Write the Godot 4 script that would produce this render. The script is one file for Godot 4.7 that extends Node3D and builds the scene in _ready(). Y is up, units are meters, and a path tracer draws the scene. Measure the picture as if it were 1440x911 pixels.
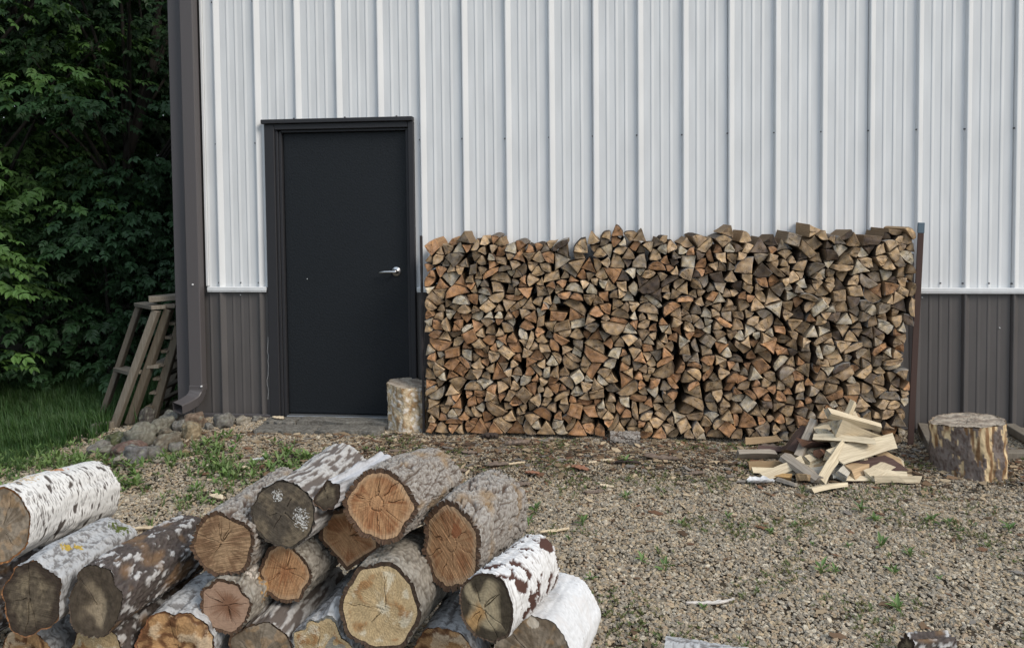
extends Node3D
# A wall of split firewood against a metal shed, a heap of sawn logs in front, woods to the side. Metres, y up; the shed's front wall is z = 0.

const RIB := 0.3048
var rng := RandomNumberGenerator.new()
var nz := FastNoiseLite.new()      # smooth noise, 1 cycle per unit
var nf := FastNoiseLite.new()      # fractal noise
var cell := FastNoiseLite.new()    # cell borders
var used := {}
var M := {}

# ---------------------------------------------------------------- naming
func numbered(called: String) -> String:
	if not used.has(called):
		used[called] = 0
		return called
	used[called] += 1
	return "%s_%03d" % [called, used[called]]

func tag(o: Node, label: String, category := "", group := "", kind := ""):
	if label: o.set_meta("label", label)
	if category: o.set_meta("category", category)
	if group: o.set_meta("group", group)
	if kind: o.set_meta("kind", kind)

func thing(called: String, label: String, category: String, at := Vector3.ZERO, group := "", kind := "") -> Node3D:
	var o := Node3D.new()
	o.name = numbered(called)
	add_child(o)
	o.position = at
	tag(o, label, category, group, kind)
	return o

func put(parent: Node, called: String, mesh: Mesh, mat: Material = null, at := Vector3.ZERO) -> MeshInstance3D:
	var o := MeshInstance3D.new()
	o.name = numbered(called) if parent == self else called
	o.mesh = mesh
	if mat: o.material_override = mat
	o.position = at
	o.cast_shadow = GeometryInstance3D.SHADOW_CASTING_SETTING_ON
	parent.add_child(o, true)
	return o

# ---------------------------------------------------------------- mesh collecting
class Geo:
	var v := PackedVector3Array()
	var c := PackedColorArray()
	var t := PackedVector2Array()
	var i := PackedInt32Array()
	func p(pos: Vector3, col := Color.WHITE, uv := Vector2.ZERO) -> int:
		v.append(pos); c.append(col); t.append(uv)
		return v.size() - 1
	func tri(a: int, b: int, d: int):
		i.append(a); i.append(b); i.append(d)
	func quad(a: int, b: int, d: int, e: int):
		i.append(a); i.append(b); i.append(d)
		i.append(a); i.append(d); i.append(e)
	func arrays() -> Array:
		var a := []
		a.resize(Mesh.ARRAY_MAX)
		a[Mesh.ARRAY_VERTEX] = v; a[Mesh.ARRAY_COLOR] = c; a[Mesh.ARRAY_TEX_UV] = t; a[Mesh.ARRAY_INDEX] = i
		return a
	func smooth() -> ArrayMesh:
		var st := SurfaceTool.new()
		st.create_from_arrays(arrays())
		st.generate_normals()
		return st.commit()
	func flat(into: ArrayMesh = null, mat: Material = null) -> ArrayMesh:
		var m := into if into else ArrayMesh.new()
		m.add_surface_from_arrays(Mesh.PRIMITIVE_TRIANGLES, arrays())
		if mat: m.surface_set_material(m.get_surface_count() - 1, mat)
		return m
	func box(lo: Vector3, hi: Vector3, col := Color.WHITE, bev := 0.0):
		# a box with chamfered edges (8 x 3 corners)
		var b := minf(bev, 0.45 * minf(hi.x - lo.x, minf(hi.y - lo.y, hi.z - lo.z)))
		var at := v.size()
		for k in 8:
			var s := Vector3(1 if k & 1 else -1, 1 if k & 2 else -1, 1 if k & 4 else -1)
			var q := Vector3(hi.x if k & 1 else lo.x, hi.y if k & 2 else lo.y, hi.z if k & 4 else lo.z)
			p(q - Vector3(0, s.y * b, s.z * b), col)
			p(q - Vector3(s.x * b, 0, s.z * b), col)
			p(q - Vector3(s.x * b, s.y * b, 0), col)
		var F := [[0, 0, 4, 6, 2], [0, 1, 3, 7, 5], [1, 0, 1, 5, 4], [1, 2, 6, 7, 3], [2, 0, 2, 3, 1], [2, 4, 5, 7, 6]]
		for f in F:
			quad(at + f[1] * 3 + f[0], at + f[2] * 3 + f[0], at + f[3] * 3 + f[0], at + f[4] * 3 + f[0])
		if b > 0.0:
			for e in [[0, 1, 2, 1], [2, 3, 2, 1], [4, 5, 2, 1], [6, 7, 2, 1], [0, 2, 0, 2], [1, 3, 0, 2], [4, 6, 0, 2], [5, 7, 0, 2], [0, 4, 0, 1], [1, 5, 0, 1], [2, 6, 0, 1], [3, 7, 0, 1]]:
				quad(at + e[0] * 3 + e[2], at + e[1] * 3 + e[2], at + e[1] * 3 + e[3], at + e[0] * 3 + e[3])
			for k in 8: tri(at + k * 3, at + k * 3 + 1, at + k * 3 + 2)
	func tube(pts: Array, rad: Array, sides: int, col: Color):
		var at := v.size()
		for k in pts.size():
			var d: Vector3 = (pts[mini(k + 1, pts.size() - 1)] - pts[maxi(k - 1, 0)]).normalized()
			var s := d.cross(Vector3(0.31, 0.2, 0.93)).normalized()
			var w := d.cross(s)
			for j in sides:
				var a := TAU * j / sides
				p(pts[k] + (s * cos(a) + w * sin(a)) * rad[k], col)
		for k in pts.size() - 1:
			for j in sides:
				var j2 := (j + 1) % sides
				quad(at + k * sides + j, at + k * sides + j2, at + (k + 1) * sides + j2, at + (k + 1) * sides + j)

# a beam with worn edges between two points; w across, h thick
func beam_mesh(a: Vector3, b: Vector3, w: float, h: float, up := Vector3.UP, col := Color.WHITE) -> ArrayMesh:
	var g := Geo.new()
	var L := a.distance_to(b)
	g.box(Vector3(-w / 2, -h / 2, 0), Vector3(w / 2, h / 2, L), col, minf(w, h) * 0.09)
	var d := (b - a).normalized()
	var x := up.cross(d).normalized()
	var y := d.cross(x)
	var bas := Basis(x, y, d)
	for k in g.v.size():
		var q := g.v[k]
		var j := nz.get_noise_3d(q.x * 40 + a.x * 90, q.y * 40, q.z * 7 + a.z * 50) * 0.004
		g.v[k] = a + bas * (q + Vector3(j, -j, 0))
	return g.flat()

# ---------------------------------------------------------------- materials
func lin(r: float, g: float, b: float) -> Color:
	return Color(r, g, b).linear_to_srgb()

func mat(called: String, col: Color, rough := 0.8, vcol := false) -> StandardMaterial3D:
	var m := StandardMaterial3D.new()
	m.resource_name = called
	m.albedo_color = col
	m.roughness = rough
	m.vertex_color_use_as_albedo = vcol
	m.metallic_specular = 0.35
	M[called] = m
	return m

func noise_tex(freq: float, lo: Color, hi: Color, size := 512, octaves := 4, normal := false, stretch_seed := 1) -> NoiseTexture2D:
	var t := NoiseTexture2D.new()
	t.width = size; t.height = size
	t.seamless = true
	t.generate_mipmaps = false
	var n := FastNoiseLite.new()
	n.seed = stretch_seed
	n.frequency = freq
	n.fractal_octaves = octaves
	t.noise = n
	if normal:
		t.as_normal_map = true
		t.bump_strength = 6.0
	else:
		var gr := Gradient.new()
		gr.set_color(0, lo); gr.set_color(1, hi)
		t.color_ramp = gr
	return t

func grain_image(sd: int) -> ImageTexture:
	# sawn end grain round a pith in the middle of the picture (0.36 m across)
	var S := 400
	var data := PackedByteArray()
	data.resize(S * S * 3)
	var r := RandomNumberGenerator.new()
	r.seed = sd
	var cracks := []
	for k in 9: cracks.append([r.randf() * TAU, r.randf_range(0.02, 0.08), r.randf_range(0.08, 0.17), r.randf_range(0.0012, 0.003)])
	var saw := r.randf() * TAU
	var sx := cos(saw)
	var sy := sin(saw)
	for y in S:
		for x in S:
			var px := (x - S * 0.5) * 0.36 / S
			var py := (y - S * 0.5) * 0.36 / S
			var rad := sqrt(px * px + py * py)
			var big := nz.get_noise_3d(px * 22, py * 22, sd * 3.1)
			var wob := nz.get_noise_3d(px * 60, py * 60, sd * 7.7)
			var ring := 0.5 + 0.5 * sin((rad + wob * 0.0022 + big * 0.004) * 1150.0)
			var val := 0.78 + 0.26 * big - 0.16 * ring + 0.30 * nf.get_noise_3d(px * 150, py * 150, sd)
			val += 0.07 * nz.get_noise_2d((px * sx + py * sy) * 420, (px * sy - py * sx) * 18 + sd * 10)
			var th := atan2(py, px)
			for ck in cracks:
				if rad > ck[1] and rad < ck[2]:
					var dth := absf(wrapf(th - ck[0] - wob * 0.12, -PI, PI)) * rad
					if dth < ck[3]: val *= 0.38
			var warm := clampf(nz.get_noise_3d(px * 30 + 9, py * 30, sd * 5.3) * 0.16, -0.1, 0.1)
			val = clampf(val, 0.05, 1.0)
			var o := (y * S + x) * 3
			data[o] = int(255 * pow(clampf(val * (1 + warm * 0.4), 0, 1), 0.4545))
			data[o + 1] = int(255 * pow(val, 0.4545))
			data[o + 2] = int(255 * pow(clampf(val * (1 - warm), 0, 1), 0.4545))
	return ImageTexture.create_from_image(Image.create_from_data(S, S, false, Image.FORMAT_RGB8, data))

func fibre_image(sd: int) -> ImageTexture:
	# long wood fibre, running up the picture
	var S := 256
	var data := PackedByteArray()
	data.resize(S * S * 3)
	for y in S:
		for x in S:
			var a := nz.get_noise_3d(x * 0.30, y * 0.016, sd) * 0.5 + nz.get_noise_3d(x * 0.09, y * 0.02, sd + 9) * 0.35 + nz.get_noise_3d(x * 0.8, y * 0.05, sd + 20) * 0.22
			var val := clampf(0.80 + a * 0.33, 0.1, 1.0)
			var o := (y * S + x) * 3
			for k in 3: data[o + k] = int(255 * pow(val, 0.4545 * (1.0 + 0.10 * k)))
	return ImageTexture.create_from_image(Image.create_from_data(S, S, false, Image.FORMAT_RGB8, data))

func materials():
	for k in 3:
		var m := mat("end_grain_%d" % k, Color.WHITE, 0.9, true)
		m.albedo_texture = grain_image(11 + k * 7)
		m.metallic_specular = 0.2
	var sw := mat("split_wood", Color.WHITE, 0.85, true)
	sw.albedo_texture = fibre_image(3)
	sw.metallic_specular = 0.25
	mat("log", Color.WHITE, 0.9, true).metallic_specular = 0.2
	var wt := noise_tex(0.012, Color(0.93, 0.93, 0.93), Color(1, 1, 1), 512, 5)
	var white := mat("white_steel", lin(0.665, 0.672, 0.675), 0.42)
	white.albedo_texture = wt
	white.uv1_triplanar = true; white.uv1_world_triplanar = true
	white.uv1_scale = Vector3(1.3, 0.22, 1.3)
	white.metallic_specular = 0.45
	var brown := mat("brown_steel", lin(0.090, 0.082, 0.079), 0.45)
	brown.albedo_texture = wt
	brown.uv1_triplanar = true; brown.uv1_world_triplanar = true
	brown.uv1_scale = Vector3(1.7, 0.4, 1.7)
	brown.metallic_specular = 0.45
	mat("trim_steel", lin(0.083, 0.077, 0.080), 0.4)
	mat("spout_steel", lin(0.086, 0.078, 0.079), 0.38)
	mat("frame_paint", lin(0.026, 0.026, 0.029), 0.5)
	var dp := mat("door_paint", lin(0.0100, 0.0122, 0.0150), 0.6)
	dp.normal_enabled = true
	dp.normal_texture = noise_tex(0.06, Color.BLACK, Color.WHITE, 256, 3, true)
	dp.normal_scale = 0.12
	dp.uv1_triplanar = true; dp.uv1_scale = Vector3(3, 3, 3)
	var nickel := mat("nickel", lin(0.50, 0.50, 0.50), 0.34); nickel.metallic = 1.0
	var al := mat("aluminium", lin(0.30, 0.31, 0.32), 0.5); al.metallic = 0.8
	mat("screw", lin(0.08, 0.08, 0.085), 0.5)
	mat("screw_bright", lin(0.6, 0.6, 0.6), 0.4)
	mat("dark_iron", lin(0.035, 0.030, 0.030), 0.7)
	mat("rust_iron", lin(0.060, 0.036, 0.030), 0.75)
	mat("blue_paint", lin(0.09, 0.125, 0.155), 0.7)
	mat("concrete", lin(0.26, 0.25, 0.23), 0.9)
	var gw := mat("grey_wood", lin(0.215, 0.19, 0.155), 0.9, true)
	gw.albedo_texture = fibre_image(77)
	gw.uv1_triplanar = true
	gw.uv1_scale = Vector3(4, 1.6, 4)
	var st := mat("stone", Color.WHITE, 0.85, true)
	st.albedo_texture = noise_tex(0.03, Color(0.6, 0.58, 0.55), Color(1, 1, 1), 256, 5)
	st.uv1_triplanar = true; st.uv1_scale = Vector3(5, 5, 5)
	mat("pebble", Color.WHITE, 0.8, true)
	mat("flake", Color.WHITE, 0.9, true)
	var soil := mat("soil", Color.WHITE, 0.95, true)
	soil.albedo_texture = noise_tex(0.05, Color(0.50, 0.48, 0.46), Color(1, 1, 1), 512, 6)
	soil.uv1_triplanar = true; soil.uv1_world_triplanar = true
	soil.uv1_scale = Vector3(1.1, 1.1, 1.1)
	for n in ["leaf", "blade"]:
		var l := mat(n, Color.WHITE, 0.55, true)
		l.backlight_enabled = true
		l.backlight = Color(0.55, 0.60, 0.25)
		l.metallic_specular = 0.4
	mat("bark", Color.WHITE, 0.95, true)

# ---------------------------------------------------------------- ground shape
func gh(x: float, z: float) -> float:
	var t := clampf((0.1 - x) / 2.3, 0.0, 1.0)
	var y := -0.30 * t * t * (3 - 2 * t)
	y += 0.014 * nz.get_noise_2d(x * 1.7, z * 1.7) + 0.006 * nz.get_noise_2d(x * 6, z * 6 + 40)
	if absf(x) > 12 or absf(z) > 12: y += 0.3 * nz.get_noise_2d(x * 0.05, z * 0.05)
	return y

func green_at(x: float, z: float) -> float:
	# how much of the ground plants cover: thick by the woods, a weedy band across the front of the corner, sparse on the gravel
	var lawn := clampf((-0.55 - x - maxf(0, z - 0.9) * -0.15) / 0.5, 0, 1)
	var band := clampf(1.0 - absf((z - 1.15 - 0.1 * x) / 0.75), 0, 1) * clampf((1.75 - x) / 0.9, 0, 1)
	return clampf(maxf(lawn, band * 0.85) + 0.5 * nz.get_noise_2d(x * 2.1 + 30, z * 2.6) * step01(maxf(lawn, band)), 0, 1)

func step01(a: float) -> float:
	return clampf(a * 4, 0, 1)

# ---------------------------------------------------------------- the shed
func profile(x0: float, x1: float, cuts: Array) -> Array:
	# the cross-section of ribbed steel, as (x, z) points
	var xs := []
	var k := int(floor(x0 / RIB)) - 1
	while k * RIB < x1 + RIB:
		var b := k * RIB
		for q in [[0.0, 0.0], [0.009, 0.0205], [0.013, 0.0235], [0.019, 0.0230], [0.050, 0.0], [0.055, 0.0]]: xs.append([b + q[0], q[1]])
		for m in [0.107, 0.170, 0.233]:
			for q in [[-0.011, 0.0], [-0.006, 0.0032], [0.000, 0.0034], [0.014, 0.0]]: xs.append([b + m + q[0], q[1]])
		k += 1
	var out := []
	for j in xs.size() - 1:
		var a: Array = xs[j]
		var d: Array = xs[j + 1]
		if a[0] >= x0 and a[0] <= x1: out.append(Vector2(a[0], a[1]))
		for c in [x0, x1] + cuts:
			if c > a[0] and c < d[0] and c >= x0 and c <= x1: out.append(Vector2(c, lerpf(a[1], d[1], (c - a[0]) / (d[0] - a[0]))))
	return out

func panel(parent: Node, called: String, x0: float, x1: float, y0: float, y1: float, m: Material, door_top: float):
	var g := Geo.new()
	var pr := profile(x0, x1, [0.395, 1.475])
	pr.sort_custom(func(a, b): return a.x < b.x)
	for j in pr.size() - 1:
		var a: Vector2 = pr[j]
		var b: Vector2 = pr[j + 1]
		if b.x - a.x < 1e-5: continue
		var lo := y0
		var mid := (a.x + b.x) * 0.5
		if mid > 0.395 and mid < 1.475: lo = maxf(y0, door_top)
		if lo >= y1: continue
		var i0 := g.p(Vector3(a.x, lo, a.y)); var i1 := g.p(Vector3(a.x, y1, a.y)); var i2 := g.p(Vector3(b.x, y1, b.y)); var i3 := g.p(Vector3(b.x, lo, b.y))
		g.quad(i0, i1, i2, i3)
	if g.v.size() > 0: put(parent, called, g.flat(), m)

func boxpart(parent: Node, called: String, lo: Vector3, hi: Vector3, m: Material, bev := 0.003) -> MeshInstance3D:
	var g := Geo.new()
	g.box(lo, hi, Color.WHITE, bev)
	return put(parent, called, g.flat(), m)

func shed():
	var W := 13.0
	var H := 4.3
	var s := thing("metal_shed", "long metal shed with white ribbed siding over a dark brown lower band", "building")
	var g := Geo.new()
	g.box(Vector3(-0.325, -0.35, -8.0), Vector3(0.40, H, -0.004), Color.WHITE)
	g.box(Vector3(1.47, -0.35, -8.0), Vector3(W, H, -0.004), Color.WHITE)
	g.box(Vector3(0.401, 2.16, -7.99), Vector3(1.469, H - 0.01, -0.005), Color.WHITE)
	g.box(Vector3(0.401, -0.35, -7.99), Vector3(1.469, -0.002, -0.003), Color.WHITE)
	g.box(Vector3(0.401, -0.002, -7.98), Vector3(1.469, 2.16, -0.2), Color.WHITE)
	put(s, "wall", g.flat(), M.brown_steel)
	boxpart(s, "foundation", Vector3(-0.30, -0.35, -0.02), Vector3(W - 0.02, -0.012, 0.006), M.concrete)
	var x := -0.075
	var k := 0
	while x < W - 0.2:
		var x1 := (k * 3 + 3) * RIB + 0.004 - 0.0
		panel(s, "siding_panel", x, minf(x1, W), 0.955, H, M.white_steel, 2.168)
		panel(s, "lower_panel", x, minf(x1, W), 0.02, 0.950, M.brown_steel, 2.168)
		x = x1 - 0.004
		k += 1
	for seg in [[-0.080, 0.376], [1.493, W]]:
		var ft := boxpart(s, "siding_trim", Vector3(seg[0], 0.936, 0.004), Vector3(seg[1], 0.966, 0.034), M.white_steel, 0.004)
		boxpart(ft, "drip_edge", Vector3(seg[0] + 0.002, 0.929, 0.020), Vector3(seg[1] - 0.002, 0.9355, 0.031), M.white_steel, 0.001)
	for seg in [[-0.21, 0.392], [1.49, W]]:
		boxpart(s, "base_trim", Vector3(seg[0], -0.008, 0.007), Vector3(seg[1], 0.026, 0.036), M.trim_steel)
	# corner trim: a folded cover with a raised edge
	var c := boxpart(s, "corner_trim", Vector3(-0.335, -0.02, -0.20), Vector3(-0.232, H, 0.026), M.trim_steel, 0.006)
	boxpart(c, "edge_fold", Vector3(-0.231, -0.012, 0.001), Vector3(-0.216, H - 0.01, 0.012), M.trim_steel, 0.002)
	boxpart(s, "edge_trim", Vector3(-0.094, 0.97, 0.0), Vector3(-0.076, H, 0.018), M.white_steel, 0.002)
	# screws on the ribs
	g = Geo.new()
	for row in [0.995, 2.014, 3.035]:
		for r in range(0, 42):
			for off in ([0.004, 0.17] if row < 1.1 else [0.004]):
				var sx: float = r * RIB + off + 0.003 * nz.get_noise_2d(r * 9, row * 30)
				if sx > 0.38 and sx < 1.49 and row < 2.2: continue
				if sx > W - 0.1: continue
				var zz := 0.009 if off < 0.1 else 0.0036
				screw_head(g, Vector3(sx, row + 0.004 * nz.get_noise_2d(r * 13, row * 7), zz), 0.0052)
	for r in 3: screw_head(g, Vector3(0.60 + r * 0.38, 2.186, 0.004), 0.005)
	var sc := put(s, "screws", g.flat(), M.screw)
	sc.set_meta("kind", "stuff")
	g = Geo.new()
	for q in [Vector3(-0.152, 0.99, 0.101), Vector3(-0.105, 0.245, 0.101)]: screw_head(g, q, 0.006)
	for q in [[0.17, 0.94], [0.165, 0.905], [4.93, 0.90], [5.42, 0.70]]: screw_head(g, Vector3(q[0] + 0.0, q[1], 0.0045), 0.004)
	put(s, "bright_screws", g.flat(), M.screw_bright).set_meta("kind", "stuff")
	# door
	var fr := Geo.new()
	fr.box(Vector3(0.387, -0.004, -0.10), Vector3(0.462, 2.145, 0.040), Color.WHITE, 0.004)
	fr.box(Vector3(0.4622, -0.003, -0.10), Vector3(0.482, 2.10, 0.022), Color.WHITE, 0.003)
	fr.box(Vector3(0.4822, -0.003, -0.10), Vector3(0.504, 2.095, 0.010), Color.WHITE, 0.003)
	fr.box(Vector3(1.447, -0.004, -0.10), Vector3(1.486, 2.145, 0.040), Color.WHITE, 0.004)
	fr.box(Vector3(1.4232, -0.003, -0.10), Vector3(1.4468, 2.10, 0.014), Color.WHITE, 0.003)
	fr.box(Vector3(0.4622, 2.102, -0.10), Vector3(1.4468, 2.145, 0.038), Color.WHITE, 0.004)
	fr.box(Vector3(0.5045, 2.083, -0.10), Vector3(1.4228, 2.1015, 0.014), Color.WHITE, 0.003)
	put(s, "door_frame", fr.flat(), M.frame_paint)
	boxpart(s, "door_cap", Vector3(0.372, 2.1455, 0.0), Vector3(1.486, 2.176, 0.062), M.frame_paint, 0.004)
	boxpart(s, "threshold", Vector3(0.505, -0.002, -0.10), Vector3(1.422, 0.022, 0.030), M.aluminium, 0.004)
	var d := boxpart(s, "door", Vector3(0.507, 0.032, -0.065), Vector3(1.420, 2.081, -0.020), M.door_paint, 0.003)
	# lever handle: rose, neck, lever
	g = Geo.new()
	lathe_z(g, Vector3(1.335, 1.075, -0.020), [[0.0, 0.034], [0.006, 0.034], [0.010, 0.030], [0.011, 0.014], [0.042, 0.012], [0.048, 0.010], [0.050, 0.001]], 24)
	var lv := Geo.new()
	lv.tube([Vector3(1.337, 1.075, 0.022), Vector3(1.30, 1.076, 0.026), Vector3(1.26, 1.075, 0.027), Vector3(1.228, 1.070, 0.024), Vector3(1.215, 1.066, 0.018)], [0.010, 0.0095, 0.0085, 0.008, 0.003], 10, Color.WHITE)
	var h := put(d, "handle", g.smooth(), M.nickel)
	put(h, "lever", lv.smooth(), M.nickel)
	g = Geo.new()
	lathe_z(g, Vector3(0.665, 1.02, -0.020), [[0.0, 0.005], [0.002, 0.004], [0.003, 0.0005]], 10)
	put(d, "screw_head", g.smooth(), M.nickel)
	# downspout: a square pipe with an elbow kicked out to the front
	g = Geo.new()
	var path := [Vector3(-0.152, H - 0.05, 0.062), Vector3(-0.152, 0.23, 0.062), Vector3(-0.154, 0.195, 0.070), Vector3(-0.160, 0.165, 0.090), Vector3(-0.170, 0.144, 0.120), Vector3(-0.192, 0.126, 0.175), Vector3(-0.216, 0.116, 0.235)]
	var ups := [Vector3(0, 0, 1), Vector3(0, 0, 1), Vector3(0, 0.25, 1), Vector3(0, 0.6, 0.8), Vector3(0, 0.8, 0.5), Vector3(0, 0.9, 0.4), Vector3(0, 0.9, 0.4)]
	for e in [0.0, 0.004]:
		var at := g.v.size()
		for q in path.size():
			var dir: Vector3 = (path[mini(q + 1, path.size() - 1)] - path[maxi(q - 1, 0)]).normalized()
			var sd: Vector3 = dir.cross(ups[q]).normalized()
			var up2 := sd.cross(dir).normalized()
			var hw: float = 0.050 - e
			var hh: float = 0.036 - e
			for cc in [[-1, -0.88], [-0.88, -1], [0.88, -1], [1, -0.88], [1, 0.88], [0.88, 1], [-0.88, 1], [-1, 0.88]]:
				g.p(path[q] + sd * hw * cc[0] + up2 * hh * cc[1])
		for q in path.size() - 1:
			for j in 8:
				var j2 := (j + 1) % 8
				g.quad(at + q * 8 + j, at + q * 8 + j2, at + (q + 1) * 8 + j2, at + (q + 1) * 8 + j)
	var n0 := (path.size() - 1) * 8
	var n1 := path.size() * 8 + n0
	for j in 8: g.quad(n0 + j, n0 + (j + 1) % 8, n1 + (j + 1) % 8, n1 + j)
	var ds := put(s, "downspout", g.flat(), M.spout_steel)
	boxpart(ds, "joint_band", Vector3(-0.2045, 0.205, 0.024), Vector3(-0.0995, 0.250, 0.1005), M.spout_steel, 0.004)
	# a thin pale wire hanging down beside the door frame
	g = Geo.new()
	var wp := []
	var wr := []
	for k2 in 14:
		var f2 := k2 / 13.0
		wp.append(Vector3(0.378 + 0.012 * nz.get_noise_1d(f2 * 5.0) - 0.012 * f2, 0.60 - 0.46 * f2, 0.030 + 0.006 * nz.get_noise_1d(f2 * 4 + 9)))
		wr.append(0.0009)
	g.tube(wp, wr, 5, Color.WHITE)
	var wire := put(self, "wire", g.smooth(), M.screw_bright)
	tag(wire, "thin pale wire hanging on the lower wall beside the door frame", "wire")
	# roof, gutter
	g = Geo.new()
	var rp := [Vector3(-0.6, H - 0.08, 0.34), Vector3(W + 0.3, H - 0.08, 0.34), Vector3(W + 0.3, H + 1.15, -4.0), Vector3(-0.6, H + 1.15, -4.0), Vector3(W + 0.3, H - 0.08, -8.34), Vector3(-0.6, H - 0.08, -8.34)]
	for e in [0.0, 0.06]:
		var a := []
		for q in rp: a.append(g.p(q + Vector3(0, e, 0)))
		g.quad(a[0], a[1], a[2], a[3]); g.quad(a[3], a[2], a[4], a[5])
	put(s, "roof", g.flat(), M.trim_steel)
	boxpart(s, "soffit", Vector3(-0.6, H - 0.105, -0.02), Vector3(W + 0.3, H - 0.082, 0.335), M.white_steel)
	boxpart(s, "gutter", Vector3(-0.6, H - 0.11, 0.341), Vector3(W + 0.3, H + 0.01, 0.45), M.spout_steel, 0.01)

func screw_head(g: Geo, at: Vector3, r: float):
	var c := g.p(at + Vector3(0, 0, 0.0075))
	var first := g.v.size()
	for j in 6: g.p(at + Vector3(cos(j * TAU / 6) * r, sin(j * TAU / 6) * r, 0.006))
	for j in 6: g.p(at + Vector3(cos(j * TAU / 6) * r * 1.25, sin(j * TAU / 6) * r * 1.25, -0.004))
	for j in 6:
		var k := (j + 1) % 6
		g.tri(c, first + k, first + j)
		g.quad(first + j, first + k, first + 6 + k, first + 6 + j)

func lathe_z(g: Geo, at: Vector3, prof: Array, n: int):
	var base := g.v.size()
	for q in prof:
		for j in n: g.p(at + Vector3(cos(TAU * j / n) * q[1], sin(TAU * j / n) * q[1], q[0]))
	for k in prof.size() - 1:
		for j in n:
			var j2 := (j + 1) % n
			g.quad(base + k * n + j, base + (k + 1) * n + j, base + (k + 1) * n + j2, base + k * n + j2)

# ---------------------------------------------------------------- ground
func ground():
	var xs := []
	var zs := []
	for v in [-400.0, -200, -100, -60, -36, -22, -14, -9, -6.5, -5]: xs.append(v)
	var q := -4.0
	while q < 8.0: xs.append(q); q += 0.08
	for v in [8.2, 9, 11, 14, 22, 36, 60, 100, 200, 400]: xs.append(v)
	for v in [-400.0, -200, -100, -60, -36, -22, -14, -9, -6, -4]: zs.append(v)
	q = -3.0
	while q < 4.6: zs.append(q); q += 0.08
	for v in [5.0, 6, 8, 11, 14, 22, 36, 60, 100, 200, 400]: zs.append(v)
	var g := Geo.new()
	for z in zs:
		for x in xs:
			var n := nz.get_noise_2d(x * 3, z * 3)
			var c := Color(0.095, 0.074, 0.050).lerp(Color(0.070, 0.053, 0.035), clampf(0.5 + n, 0, 1))
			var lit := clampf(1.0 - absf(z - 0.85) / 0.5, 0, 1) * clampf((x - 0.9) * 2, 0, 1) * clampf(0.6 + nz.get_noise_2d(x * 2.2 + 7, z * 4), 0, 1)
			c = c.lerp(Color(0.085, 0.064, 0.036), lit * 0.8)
			var gr := green_at(x, z)
			c = c.lerp(Color(0.060, 0.062, 0.030), gr * 0.75)
			if absf(x) > 9 or absf(z) > 9: c = Color(0.05, 0.075, 0.03)
			g.p(Vector3(x, gh(x, z), z), c)
	var w := xs.size()
	for j in zs.size() - 1:
		for i in w - 1:
			g.quad(j * w + i, j * w + i + 1, (j + 1) * w + i + 1, (j + 1) * w + i)
	var o := put(self, "ground", g.smooth(), M.soil)
	tag(o, "brown earth yard in front of the shed", "ground", "", "structure")

func stone_mesh(sd: int, rough := 0.35, n := 6) -> ArrayMesh:
	# an angular pebble about 1 across
	var g := Geo.new()
	var rows := n
	var cols := n + 2
	for j in rows + 1:
		var ph := PI * j / rows
		for i in cols:
			var th := TAU * i / cols + 0.4 * j
			var d := Vector3(sin(ph) * cos(th), cos(ph), sin(ph) * sin(th))
			var r := 0.5 * (1.0 + rough * nz.get_noise_3d(d.x * 1.1 + sd * 5.3, d.y * 1.1, d.z * 1.1) + rough * 0.4 * nz.get_noise_3d(d.x * 3 + sd, d.y * 3, d.z * 3 + 20))
			g.p(d * r)
	for j in rows:
		for i in cols:
			var k := (i + 1) % cols
			if j > 0: g.tri(j * cols + i, (j + 1) * cols + i, j * cols + k)
			if j < rows - 1: g.tri(j * cols + k, (j + 1) * cols + i, (j + 1) * cols + k)
	return g.flat()

class Many:
	var b := PackedFloat32Array()
	var n := 0
	func add(bas: Basis, o: Vector3, c: Color):
		b.append_array([bas.x.x, bas.y.x, bas.z.x, o.x, bas.x.y, bas.y.y, bas.z.y, o.y, bas.x.z, bas.y.z, bas.z.z, o.z, c.r, c.g, c.b, 1.0])
		n += 1
	func node(mesh: Mesh, mat: Material, called: String, parent: Node) -> MultiMeshInstance3D:
		var mm := MultiMesh.new()
		mm.transform_format = MultiMesh.TRANSFORM_3D
		mm.use_colors = true
		mm.mesh = mesh
		mm.instance_count = n
		mm.buffer = b
		var o := MultiMeshInstance3D.new()
		o.multimesh = mm
		o.material_override = mat
		o.name = called
		parent.add_child(o, true)
		return o

func rot(ax: Vector3, a: float) -> Basis:
	return Basis(ax.normalized(), a)

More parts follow.
